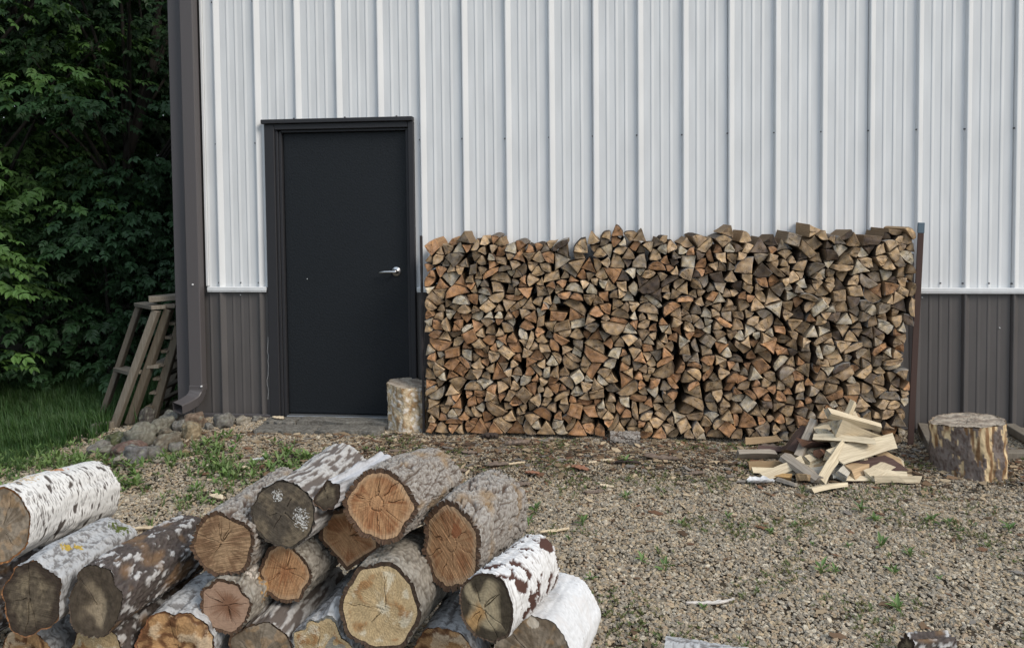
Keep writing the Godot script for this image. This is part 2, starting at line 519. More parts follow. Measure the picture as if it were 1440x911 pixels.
func gravel():
	var root := thing("gravel", "tan and grey crushed gravel spread over the yard", "gravel", Vector3.ZERO, "", "stuff")
	var pal := [Color(0.33, 0.265, 0.19), Color(0.27, 0.23, 0.185), Color(0.21, 0.195, 0.175), Color(0.40, 0.34, 0.27), Color(0.155, 0.135, 0.115), Color(0.29, 0.21, 0.145), Color(0.47, 0.42, 0.34), Color(0.225, 0.205, 0.18), Color(0.36, 0.28, 0.185)]
	var bins := []
	var meshes := []
	for k in 6:
		bins.append(Many.new())
		meshes.append(stone_mesh(k + 1, 0.55, 5))
	rng.seed = 4
	var done := 0
	while done < 330000:
		var x := rng.randf_range(-1.2, 6.6)
		var z := rng.randf_range(0.03, 3.5)
		done += 1
		var keep := 1.0 - 0.9 * green_at(x, z)
		var litter := clampf(1.0 - absf(z - 0.82) / 0.45, 0, 1) * clampf((x - 1.0) * 2, 0, 1)
		keep *= 1.0 - 0.62 * litter * clampf(0.75 + nz.get_noise_2d(x * 2.2 + 7, z * 4), 0, 1)
		if rng.randf() > keep: continue
		var s := rng.randf_range(0.0065, 0.0155) * (1.0 + 0.55 * pow(rng.randf(), 5.0))
		if litter > 0.3: s *= 0.8
		var c: Color = pal[rng.randi() % 9]
		c = c * rng.randf_range(0.72, 1.2)
		c = c.lerp(Color(0.33, 0.27, 0.175), 0.28)
		var bas := rot(Vector3.UP, rng.randf() * TAU) * rot(Vector3(1, 0, rng.randf()), rng.randf_range(-0.8, 0.8))
		bas = bas * Basis.from_scale(Vector3(s * rng.randf_range(0.9, 1.45), s * rng.randf_range(0.38, 0.72), s))
		bins[done % 6].add(bas, Vector3(x, gh(x, z) + s * rng.randf_range(0.05, 0.45), z), c)
	for k in 6: bins[k].node(meshes[k], M.pebble, "stones", root)

func flake_mesh(sd: int) -> ArrayMesh:
	# a thin chip of bark or wood, 1 long, slightly curled
	var g := Geo.new()
	var n := 5
	for side in 2:
		for k in n + 1:
			var t := float(k) / n
			var w := 0.16 * (0.35 + sin(PI * clampf(t * 0.9 + 0.05, 0, 1))) * (1 + 0.5 * nz.get_noise_2d(t * 4, sd * 3))
			var y := 0.10 * sin(PI * t) * (0.6 + 0.4 * nz.get_noise_1d(sd * 9)) + (0.03 if side else -0.03)
			var off := 0.08 * nz.get_noise_2d(t * 3 + 9, sd * 5)
			g.p(Vector3(t - 0.5, y, off - w)); g.p(Vector3(t - 0.5, y, off + w))
	for side in 2:
		for k in n:
			var a := side * (n + 1) * 2 + k * 2
			g.quad(a, a + 1, a + 3, a + 2)
	for k in n:
		var a := k * 2
		var b := (n + 1) * 2 + k * 2
		g.quad(a, a + 2, b + 2, b); g.quad(a + 1, b + 1, b + 3, a + 3)
	return g.flat()

func litter():
	var root := thing("bark_litter", "brown bark crumbs and wood chips strewn before the stack", "litter", Vector3.ZERO, "", "stuff")
	var pal := [Color(0.12, 0.075, 0.045), Color(0.17, 0.11, 0.065), Color(0.22, 0.16, 0.10), Color(0.075, 0.05, 0.034), Color(0.30, 0.23, 0.15), Color(0.19, 0.17, 0.15), Color(0.42, 0.33, 0.22), Color(0.16, 0.085, 0.05)]
	rng.seed = 9
	var bins := []
	for k in 4: bins.append(Many.new())
	for k in 17000:
		var x := rng.randf_range(-0.5, 5.6)
		var z := 0.38 + absf(rng.randfn(0.0, 0.42))
		if k % 3 == 0: z = rng.randf_range(0.4, 3.2)
		if k % 3 == 0 and rng.randf() > 0.25: continue
		if x < 1.2 and rng.randf() < 0.5: continue
		var c: Color = pal[rng.randi() % 8] * rng.randf_range(0.75, 1.15)
		var s := rng.randf_range(0.008, 0.030) + 0.05 * pow(rng.randf(), 7.0)
		var bas := rot(Vector3.UP, rng.randf() * TAU) * rot(Vector3(1, 0, rng.randfn()), rng.randf_range(-0.35, 0.35)) * Basis.from_scale(Vector3(s, s * 0.5, s * rng.randf_range(0.5, 1.4)))
		bins[k % 4].add(bas, Vector3(x, gh(x, z) + 0.007 + 0.1 * s, z), c)
	for k in 4: bins[k].node(flake_mesh(k), M.flake, "crumbs", root)

# ---------------------------------------------------------------- plants
func blade_mesh(sd: int, n: int) -> ArrayMesh:
	var g := Geo.new()
	var r := RandomNumberGenerator.new()
	r.seed = sd
	for k in n:
		var a := r.randf() * TAU
		var d := Vector3(cos(a), 0, sin(a))
		var side := Vector3(-d.z, 0, d.x)
		var o := d * r.randf() * 0.18
		var h := r.randf_range(0.55, 1.0)
		var lean := r.randf_range(0.15, 0.7)
		var w := 0.030
		var c := Color(1, 1, 1) * r.randf_range(0.75, 1.1)
		var prev := []
		for j in 4:
			var t := j / 3.0
			var p := o + d * lean * t * t * h + Vector3(0, h * t * (1 - 0.25 * lean * t), 0)
			var ww := w * (1 - t * 0.92)
			var cur := [g.p(p - side * ww, c), g.p(p + side * ww + Vector3(0, 0.006, 0), c)]
			if j: g.quad(prev[0], prev[1], cur[1], cur[0])
			prev = cur
	return g.flat()

func leaf_blade(g: Geo, base: Vector3, d: Vector3, up: Vector3, L: float, W: float, c: Color):
	var s := d.cross(up).normalized()
	var n := s.cross(d).normalized()
	var a := g.p(base, c)
	var b := g.p(base + d * L * 0.35 + s * W + n * L * 0.03, c)
	var e := g.p(base + d * L * 0.35 - s * W + n * L * 0.03, c)
	var b2 := g.p(base + d * L * 0.68 + s * W * 0.62 - n * L * 0.02, c)
	var e2 := g.p(base + d * L * 0.68 - s * W * 0.62 - n * L * 0.02, c)
	var m := g.p(base + d * L * 0.45 - n * L * 0.05, c * 0.92)
	var t := g.p(base + d * L - n * L * 0.16, c)
	g.tri(a, b, m); g.tri(a, m, e); g.tri(b, b2, m); g.tri(e, m, e2); g.tri(b2, t, m); g.tri(m, t, e2)

func rosette_mesh(sd: int, n: int) -> ArrayMesh:
	var g := Geo.new()
	var r := RandomNumberGenerator.new()
	r.seed = sd
	for k in n:
		var a := TAU * k / n + r.randf_range(-0.4, 0.4)
		var el := r.randf_range(0.15, 1.2)
		var d := Vector3(cos(a) * cos(el), sin(el), sin(a) * cos(el))
		leaf_blade(g, d * 0.1 + Vector3(0, r.randf() * 0.3, 0), d, Vector3.UP, r.randf_range(0.4, 0.8), r.randf_range(0.08, 0.15), Color(1, 1, 1) * r.randf_range(0.8, 1.15))
	return g.flat()

func spray_mesh(sd: int) -> ArrayMesh:
	# a compound leaf: pairs of pointed leaflets on a drooping stalk, about 1 long along +z
	var g := Geo.new()
	var r := RandomNumberGenerator.new()
	r.seed = sd
	g.tube([Vector3.ZERO, Vector3(0, 0.02, 0.35), Vector3(0, -0.06, 0.7)], [0.012, 0.009, 0.006], 3, Color(0.9, 1.0, 0.7))
	for k in 3:
		var z := 0.18 + 0.24 * k
		for s in [-1, 1]:
			var d := Vector3(s * 0.9, r.randf_range(-0.55, -0.05), 0.45 + 0.2 * r.randf()).normalized()
			leaf_blade(g, Vector3(0, 0.02 - 0.05 * k, z), d, Vector3(0, 1, 0), r.randf_range(0.36, 0.50), r.randf_range(0.10, 0.14), Color(1, 1, 1) * r.randf_range(0.85, 1.12))
	leaf_blade(g, Vector3(0, -0.06, 0.7), Vector3(0.1, -0.45, 0.9).normalized(), Vector3.UP, 0.48, 0.14, Color(1, 1, 1))
	return g.flat()

func grass():
	var root := thing("grass", "tall soft green grass along the edge of the woods", "grass", Vector3.ZERO, "", "stuff")
	rng.seed = 21
	var bins := [Many.new(), Many.new()]
	for k in 26000:
		var x := rng.randf_range(-5.5, -0.35)
		var z := rng.randf_range(-3.2, 2.6)
		var thick := clampf((-0.75 - x + 0.25 * nz.get_noise_2d(x * 2, z * 2) - maxf(0, z - 0.2) * 0.12) / 0.5, 0, 1)
		if rng.randf() > thick * (0.55 if z > 0.6 else 1.0): continue
		var h := rng.randf_range(0.08, 0.22) * (1.0 if z < 0.3 else 0.55)
		var c := Color(0.030, 0.080, 0.020).lerp(Color(0.055, 0.110, 0.028), rng.randf()) * rng.randf_range(0.7, 1.15)
		bins[k % 2].add(rot(Vector3.UP, rng.randf() * TAU) * Basis.from_scale(Vector3(h * 0.8, h, h * 0.8)), Vector3(x, gh(x, z) - 0.005, z), c)
	for k in 2: bins[k].node(blade_mesh(60 + k, 9), M.blade, "blades", root)

func weeds():
	var root := thing("ground_weeds", "low green weeds growing between chips in front of the door", "weeds", Vector3.ZERO, "", "stuff")
	rng.seed = 33
	var bins := [Many.new(), Many.new(), Many.new()]
	for k in 20000:
		var x := rng.randf_range(-1.7, 2.4)
		var z := rng.randf_range(0.35, 2.8)
		var p := pow(green_at(x, z), 1.5) * 0.42
		if x < -0.9: p *= 0.5
		if rng.randf() > p: continue
		var h := rng.randf_range(0.025, 0.080)
		var c := Color(0.105, 0.185, 0.050).lerp(Color(0.175, 0.245, 0.085), rng.randf()) * rng.randf_range(0.75, 1.15)
		bins[2 if k % 5 > 1 else k % 5].add(rot(Vector3.UP, rng.randf() * TAU) * Basis.from_scale(Vector3(h, h, h) * 1.1), Vector3(x, gh(x, z), z), c)
	bins[0].node(rosette_mesh(5, 8), M.leaf, "weed_leaves", root)
	bins[1].node(rosette_mesh(6, 6), M.leaf, "weed_leaves", root)
	bins[2].node(blade_mesh(7, 7), M.blade, "weed_blades", root)
	# thin seedlings over the gravel and moss by the stack: too many and too small to count
	var r2 := thing("moss_sprouts", "tiny green sprouts and moss dotted over the gravel", "sprouts", Vector3.ZERO, "", "stuff")
	var b2 := Many.new()
	for k in 26000:
		var x := rng.randf_range(1.2, 6.2)
		var z := rng.randf_range(0.4, 3.2)
		var p := clampf(nz.get_noise_2d(x * 1.9 + 70, z * 2.3) * 1.7 + 0.22 - 0.15 * z, 0, 1)
		if rng.randf() > p * 0.5: continue
		var h := rng.randf_range(0.010, 0.030)
		b2.add(rot(Vector3.UP, rng.randf() * TAU) * Basis.from_scale(Vector3(h, h, h) * 1.2), Vector3(x, gh(x, z) + 0.006, z), Color(0.115, 0.17, 0.055).lerp(Color(0.15, 0.135, 0.05), rng.randf()))
	b2.node(rosette_mesh(8, 6), M.leaf, "sprouts", r2)
	# single tufts in the gravel
	var spots := [Vector2(3.45, 1.72), Vector2(4.09, 1.59), Vector2(3.87, 1.91), Vector2(3.75, 2.12), Vector2(3.98, 2.13), Vector2(4.10, 1.98), Vector2(4.13, 2.19), Vector2(4.43, 1.58), Vector2(4.36, 1.56), Vector2(3.05, 2.16), Vector2(2.96, 2.09), Vector2(3.17, 2.47), Vector2(3.17, 1.71), Vector2(2.92, 1.39), Vector2(2.70, 1.76), Vector2(2.74, 2.31), Vector2(2.64, 1.95), Vector2(2.44, 1.75), Vector2(2.46, 1.61), Vector2(3.56, 1.79), Vector2(3.69, 1.72), Vector2(3.72, 1.90), Vector2(3.40, 1.60), Vector2(3.69, 2.13), Vector2(3.89, 2.41), Vector2(4.49, 1.82), Vector2(4.68, 1.62), Vector2(2.93, 0.86), Vector2(4.07, 1.46), Vector2(4.01, 1.90)]
	spots.sort_custom(func(a, b): return a.y > b.y)
	for k in spots.size():
		var q: Vector2 = spots[k]
		var t := thing("weed_tuft", "small green weed tuft in the gravel, %s counting up from the bottom edge" % ordinal(k), "weed", Vector3(q.x, gh(q.x, q.y) + 0.004, q.y), "weed tufts in the gravel")
		var s := rng.randf_range(0.028, 0.075)
		var c := Color(0.125, 0.20, 0.065) * rng.randf_range(0.85, 1.25)
		for kind in 2:
			var o := MeshInstance3D.new()
			o.name = "leaves" if kind == 0 else "blades"
			var g := tinted(rosette_mesh(100 + k, 7) if kind == 0 else blade_mesh(200 + k, 8), c)
			o.mesh = g
			o.material_override = M.leaf
			o.scale = Vector3(s, s, s) * (1.0 if kind == 0 else 0.9)
			t.add_child(o, true)

func tinted(m: ArrayMesh, c: Color) -> ArrayMesh:
	var a := m.surface_get_arrays(0)
	var cols: PackedColorArray = a[Mesh.ARRAY_COLOR]
	for k in cols.size(): cols[k] = cols[k] * c
	a[Mesh.ARRAY_COLOR] = cols
	var out := ArrayMesh.new()
	out.add_surface_from_arrays(Mesh.PRIMITIVE_TRIANGLES, a)
	return out

var sprays := []
func tree(called: String, label: String, category: String, at: Vector3, h: float, lo: float, rad: float, clumps: int, per: int, leaf: float, tint: Color, sd: int, group: String):
	# trunk and limbs, then leaf sprays in flattened clumps through the crown's volume
	rng.seed = sd
	var t := thing(called, label, category, Vector3(at.x, gh(at.x, at.z) - 0.05, at.z), group)
	var g := Geo.new()
	var bark := Color(0.034, 0.030, 0.025)
	var pts := []
	var rr := []
	var r0 := 0.014 * h + 0.012
	for k in 8:
		var f := k / 7.0
		pts.append(Vector3(0.25 * nz.get_noise_2d(f * 2, sd * 7) * h * 0.15, f * h * 0.92, 0.25 * nz.get_noise_2d(f * 2 + 50, sd * 7) * h * 0.15))
		rr.append(r0 * (1.0 - 0.85 * f) * (1.35 if k == 0 else 1.0))
	g.tube(pts, rr, 8, bark)
	var crown := [Many.new(), Many.new()]
	for k in clumps:
		var a := rng.randf() * TAU
		var yy := lo + (h - lo) * pow(rng.randf(), 0.9)
		var f := clampf((yy - lo) / maxf(0.1, h - lo), 0, 1)
		var prof := sqrt(clampf(1.0 - pow(absf(f * 1.9 - 0.75), 2.2) * 0.75, 0.06, 1))
		var dist := rad * prof * sqrt(rng.randf_range(0.12, 1.0)) * (1.0 + 0.3 * nz.get_noise_2d(a * 2, yy + sd * 10))
		var cc := Vector3(cos(a) * dist, yy, sin(a) * dist)
		if k % 3 == 0:
			var st: Vector3 = pts[clampi(int(f * 5), 0, 6)]
			g.tube([st + Vector3(0, lo * 0.5 * (1 - f), 0), st.lerp(cc, 0.5) + Vector3(0, 0.10 * rad, 0), cc], [r0 * 0.32 * (1.1 - f), r0 * 0.2, 0.005], 5, bark)
		var out := Vector3(cos(a), 0, sin(a))
		var tone := tint * rng.randf_range(0.6, 1.35)
		for j in per:
			var p := Vector3(rng.randfn(), rng.randfn() * 0.24, rng.randfn()) * (0.12 * rad + 0.15)
			var d := (out * 0.8 + Vector3(p.x, 0, p.z).normalized() * 0.9 + Vector3(rng.randfn() * 0.3, rng.randf_range(-0.65, 0.05), rng.randfn() * 0.3)).normalized()
			var up := (Vector3.UP + Vector3(rng.randfn(), 0, rng.randfn()) * 0.35).normalized()
			var x := up.cross(d).normalized()
			var s := leaf * rng.randf_range(0.7, 1.25)
			crown[j % 2].add(Basis(x, d.cross(x), d) * Basis.from_scale(Vector3(s, s, s)), cc + p, tone * rng.randf_range(0.85, 1.15))
	put(t, "trunk", g.smooth(), M.bark)
	var cr := Node3D.new()
	cr.name = "crown"
	t.add_child(cr)
	for k in 2: crown[k].node(sprays[k + (sd % 2) * 2], M.leaf, "leaves", cr).set_meta("kind", "stuff")

func woods():
	for k in 4: sprays.append(spray_mesh(300 + k))
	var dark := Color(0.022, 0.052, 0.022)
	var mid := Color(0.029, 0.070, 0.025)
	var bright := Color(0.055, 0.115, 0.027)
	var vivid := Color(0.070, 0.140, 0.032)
	var E := "trees at the edge of the woods"
	tree("sapling", "bright green leafy sapling cut by the left edge of the picture", "tree", Vector3(-3.02, 0, -0.90), 2.35, 0.55, 0.52, 34, 24, 0.17, vivid, 500, E)
	tree("edge_tree", "leafy tree at the woods' edge, nearest to the leaning pallets", "tree", Vector3(-3.0, 0, -3.9), 6.6, 0.9, 1.9, 88, 46, 0.185, mid, 501, E)
	tree("edge_tree", "bright-topped leafy tree reaching to the upper left corner", "tree", Vector3(-4.6, 0, -2.7), 6.8, 1.0, 1.8, 90, 46, 0.185, bright, 502, E)
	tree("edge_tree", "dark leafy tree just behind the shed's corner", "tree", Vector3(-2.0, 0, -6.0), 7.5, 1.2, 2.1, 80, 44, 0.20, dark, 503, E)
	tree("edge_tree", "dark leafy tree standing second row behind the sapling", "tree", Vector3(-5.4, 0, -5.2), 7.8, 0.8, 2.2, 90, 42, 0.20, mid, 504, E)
	tree("shrub", "broad dark shrub behind the grass, left of the pallets", "shrub", Vector3(-2.35, 0, -2.15), 1.75, 0.15, 0.85, 40, 32, 0.15, mid, 510, "shrubs at the edge of the woods")
	tree("shrub", "leafy shrub between grass and woods at the left edge", "shrub", Vector3(-3.45, 0, -1.75), 1.9, 0.1, 0.9, 40, 32, 0.15, mid, 511, "shrubs at the edge of the woods")
	tree("shrub", "low shadowed shrub right behind the leaning pallets", "shrub", Vector3(-1.35, 0, -2.9), 1.5, 0.1, 0.8, 50, 26, 0.14, dark, 512, "shrubs at the edge of the woods")
	tree("shrub", "shrub out in the grass before the edge tree", "shrub", Vector3(-4.6, 0, -0.7), 1.9, 0.1, 0.9, 40, 22, 0.19, mid, 513, "shrubs at the edge of the woods")
	# deeper in
	var deep := [[-3.6, -8.2, 9.5, 2.6], [-6.4, -8.0, 10.0, 2.7], [-8.8, -6.3, 9.5, 2.6], [-5.2, -11.0, 11.0, 3.0], [-8.4, -10.6, 11.0, 3.0], [-11.5, -9.0, 11.0, 3.0], [-7.6, -14.5, 12.0, 3.2], [-11.5, -13.6, 12.0, 3.2], [-10.5, -18.0, 13.0, 3.4], [-15.0, -17.0, 13.0, 3.4], [-3.0, -13.5, 11.0, 3.0], [-14.5, -22.5, 14, 3.8]]
	for k in deep.size():
		var d: Array = deep[k]
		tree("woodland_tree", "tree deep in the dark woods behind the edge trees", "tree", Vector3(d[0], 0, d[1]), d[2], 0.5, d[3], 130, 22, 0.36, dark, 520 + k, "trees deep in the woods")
	# the woods' edge goes on along the open side, outside the picture
	for k in 4:
		tree("side_tree", "tree on the woods' edge running along the yard's side", "tree", Vector3(-6.8 - 0.3 * k, 0, -0.9 + 2.9 * k), 8.0, 0.5, 2.2, 90, 20, 0.36, mid, 540 + k, "trees along the yard's side")

# ---------------------------------------------------------------- sawn logs
func bark_at(kind: String, d: Vector3, r: float, y: float, sd: float) -> Array:
	# [height of relief in metres, colour]; d: unit direction across the log, y: metres along it
	var q := d * r
	match kind:
		"furrowed":
			var wx := 0.30 * nz.get_noise_3d(q.x * 30, q.y * 30, y * 24 + sd)
			var n1 := absf(nz.get_noise_3d(q.x * 27 + sd * 3 + wx, q.y * 27, y * 6.0 + sd * 7))
			var n2 := absf(nz.get_noise_3d(q.x * 34 + 40, q.y * 34 + wx, y * 11.0 + sd * 5))
			var n3 := absf(nz.get_noise_3d(q.x * 16 + 80, q.y * 16, y * 26.0 + sd * 2 + wx))
			var k := smoothstep(0.025, 0.15, minf(n1, minf(n2 * 1.3 + 0.02, n3 * 2.4 + 0.05)))
			var n := nf.get_noise_3d(q.x * 90, q.y * 90, y * 60 + sd)
			var c := Color(0.085, 0.060, 0.046).lerp(Color(0.295, 0.272, 0.245), k * clampf(0.80 + n * 0.9, 0.1, 1.1))
			c = c.lerp(Color(0.24, 0.16, 0.085), clampf(nz.get_noise_3d(q.x * 11, q.y * 11, y * 9 + sd * 2) * 1.6 - 0.62, 0, 0.7))
			var fine := nf.get_noise_3d(q.x * 260, q.y * 260, y * 160 + sd)
			return [0.0110 * k + 0.003 * n + 0.0012 * fine, c * (1.0 + 0.35 * fine)]
		"plated":
			var e := cell.get_noise_3d(q.x * 17 + sd * 3 + 0.5 * nz.get_noise_3d(q.x * 30, q.y * 30, y * 30), q.y * 17, y * 21 + sd * 7 + 0.4 * nz.get_noise_3d(q.x * 30 + 7, q.y * 30, y * 30))
			var k := clampf((e + 0.99) * 9.0, 0, 1)
			var n := nf.get_noise_3d(q.x * 70, q.y * 70, y * 50 + sd)
			var c := Color(0.095, 0.078, 0.062).lerp(Color(0.31, 0.285, 0.245), (0.15 + 0.85 * k) * clampf(0.80 + n * 0.75, 0.08, 1.1))
			return [0.008 * k + 0.002 * n, c]
		"birch":
			var lent := nz.get_noise_3d(q.x * 30 + sd * 5, q.y * 30, y * 300)
			var band := nz.get_noise_3d(q.x * 9, q.y * 9, y * 9 + sd * 4)
			var scar := nz.get_noise_3d(q.x * 16 + 30, q.y * 16, y * 34 + sd * 9)
			var n := nf.get_noise_3d(q.x * 60, q.y * 60, y * 60 + sd)
			var c := Color(0.64, 0.625, 0.60) * (0.94 + 0.12 * n)
			var dk := smoothstep(0.34 - 0.30 * band, 0.50 - 0.28 * band, lent) * 0.85
			dk = maxf(dk, smoothstep(0.47, 0.58, scar))
			c = c.lerp(Color(0.085, 0.072, 0.066), dk)
			return [0.0015 * n - 0.0025 * dk, c]
		"old_birch":
			var n := nf.get_noise_3d(q.x * 34, q.y * 34, y * 26 + sd * 3)
			var m := nf.get_noise_3d(q.x * 110, q.y * 110, y * 80 + sd)
			var lent := nz.get_noise_3d(q.x * 30, q.y * 30, y * 170 + sd)
			var c := Color(0.42, 0.42, 0.42) * (0.9 + 0.2 * m)
			var dk := clampf(smoothstep(0.05, 0.30, n + 0.30 * m) * 0.8 + smoothstep(0.3, 0.5, lent) * 0.5, 0, 0.9)
			c = c.lerp(Color(0.12, 0.11, 0.105), dk)
			return [0.002 * m - 0.003 * dk, c]
		"dark":
			var n := nf.get_noise_3d(q.x * 26, q.y * 26, y * 16 + sd * 3)
			var m := nf.get_noise_3d(q.x * 80, q.y * 80, y * 50 + sd)
			var c := Color(0.075, 0.062, 0.056) * (1.0 + 0.6 * m)
			c = c.lerp(Color(0.46, 0.45, 0.44), smoothstep(0.16, 0.34, n + 0.25 * m) * 0.85)
			c = c.lerp(Color(0.17, 0.105, 0.06), clampf(nz.get_noise_3d(q.x * 13 + 5, q.y * 13, y * 9 + sd) * 2 - 0.5, 0, 0.8))
			return [0.006 * m + 0.003 * n, c]
		"streaked":
			var n := nf.get_noise_3d(q.x * 40, q.y * 40, y * 7 + sd * 3)
			var m := nf.get_noise_3d(q.x * 120, q.y * 120, y * 60 + sd)
			var k := clampf(0.5 + 1.6 * n, 0, 1)
			var c := Color(0.12, 0.10, 0.09).lerp(Color(0.42, 0.405, 0.385), smoothstep(0.35, 0.65, k) * (0.85 + 0.5 * m))
			return [0.006 * k + 0.002 * m, c]
		"peeling":
			var n := nf.get_noise_3d(q.x * 17 + sd * 2, q.y * 17, y * 15 + sd * 3)
			var m := nf.get_noise_3d(q.x * 80, q.y * 80, y * 70 + sd)
			var k := 1.0 if n + 0.12 * m > -0.10 else 0.0
			var c := Color(0.075, 0.042, 0.032).lerp(Color(0.66, 0.65, 0.64) * (0.93 + 0.16 * m), k)
			var lent := nz.get_noise_3d(q.x * 20, q.y * 20, y * 160 + sd)
			if k > 0 and lent > 0.42: c = c.lerp(Color(0.25, 0.22, 0.2), 0.6)
			return [0.004 * k + 0.006 * k * clampf(-0.02 - n, 0, 1) * 5.0 + 0.001 * m, c]
		"paper":
			var m := nf.get_noise_3d(q.x * 60, q.y * 60, y * 60 + sd)
			var sc := absf(nz.get_noise_3d(q.x * 34 + 20 * y, q.y * 34, y * 24 + sd * 3))
			var c := Color(0.63, 0.63, 0.635) * (0.93 + 0.18 * m)
			if sc < 0.009 and m > 0.0: c = c.lerp(Color(0.30, 0.27, 0.26), 0.7)
			c = c.lerp(Color(0.55, 0.53, 0.52), smoothstep(0.1, 0.4, nf.get_noise_3d(q.x * 14, q.y * 14, y * 10 + sd * 5)) * 0.6)
			return [0.002 * m, c]
		"silver":
			var n := nf.get_noise_3d(q.x * 60, q.y * 60, y * 6 + sd * 3)
			return [0.002 * n, Color(0.44, 0.44, 0.455).lerp(Color(0.20, 0.19, 0.185), clampf(n * 2.2 - 0.1, 0, 1)) * (1 + 0.2 * nf.get_noise_3d(q.x * 150, q.y * 150, y * 40))]
		"bare":
			var n := nf.get_noise_3d(q.x * 26, q.y * 26, y * 13 + sd * 3)
			var m := nf.get_noise_3d(q.x * 90, q.y * 90, y * 50 + sd)
			var c := Color(0.50, 0.41, 0.285).lerp(Color(0.33, 0.215, 0.115), clampf(0.35 + n * 1.7, 0, 1)) * (0.95 + 0.5 * m)
			c = c.lerp(Color(0.62, 0.57, 0.50), smoothstep(0.12, 0.30, nf.get_noise_3d(q.x * 20 + 40, q.y * 20, y * 18)))
			return [0.005 * m + 0.006 * n, c]
		"block":
			# chopping block: grey-purple bark, dark seams, patches where the bark has come away
			var n := nf.get_noise_3d(q.x * 15, q.y * 15, y * 4 + sd * 3)
			var m := nf.get_noise_3d(q.x * 70, q.y * 70, y * 22 + sd)
			var up := nz.get_noise_3d(q.x * 8 + 3, q.y * 8, y * 5 + sd)
			var bare := smoothstep(0.02, 0.06, n + 0.18 * m + up * 0.35 + (0.15 - y) * 1.3 - 0.30 * d.x + 0.10)
			var c := Color(0.20, 0.165, 0.145).lerp(Color(0.085, 0.062, 0.052), clampf(0.3 + 2.0 * m, 0, 1))
			c = c.lerp(Color(0.56, 0.43, 0.26).lerp(Color(0.20, 0.115, 0.06), clampf(0.3 + 2.4 * nz.get_noise_3d(q.x * 34, q.y * 34, y * 5), 0, 1)), bare)
			c = c * (1.0 + 0.5 * m)
			return [0.005 * m + 0.006 * (1 - bare), c]
	return [0.0, Color.GRAY]

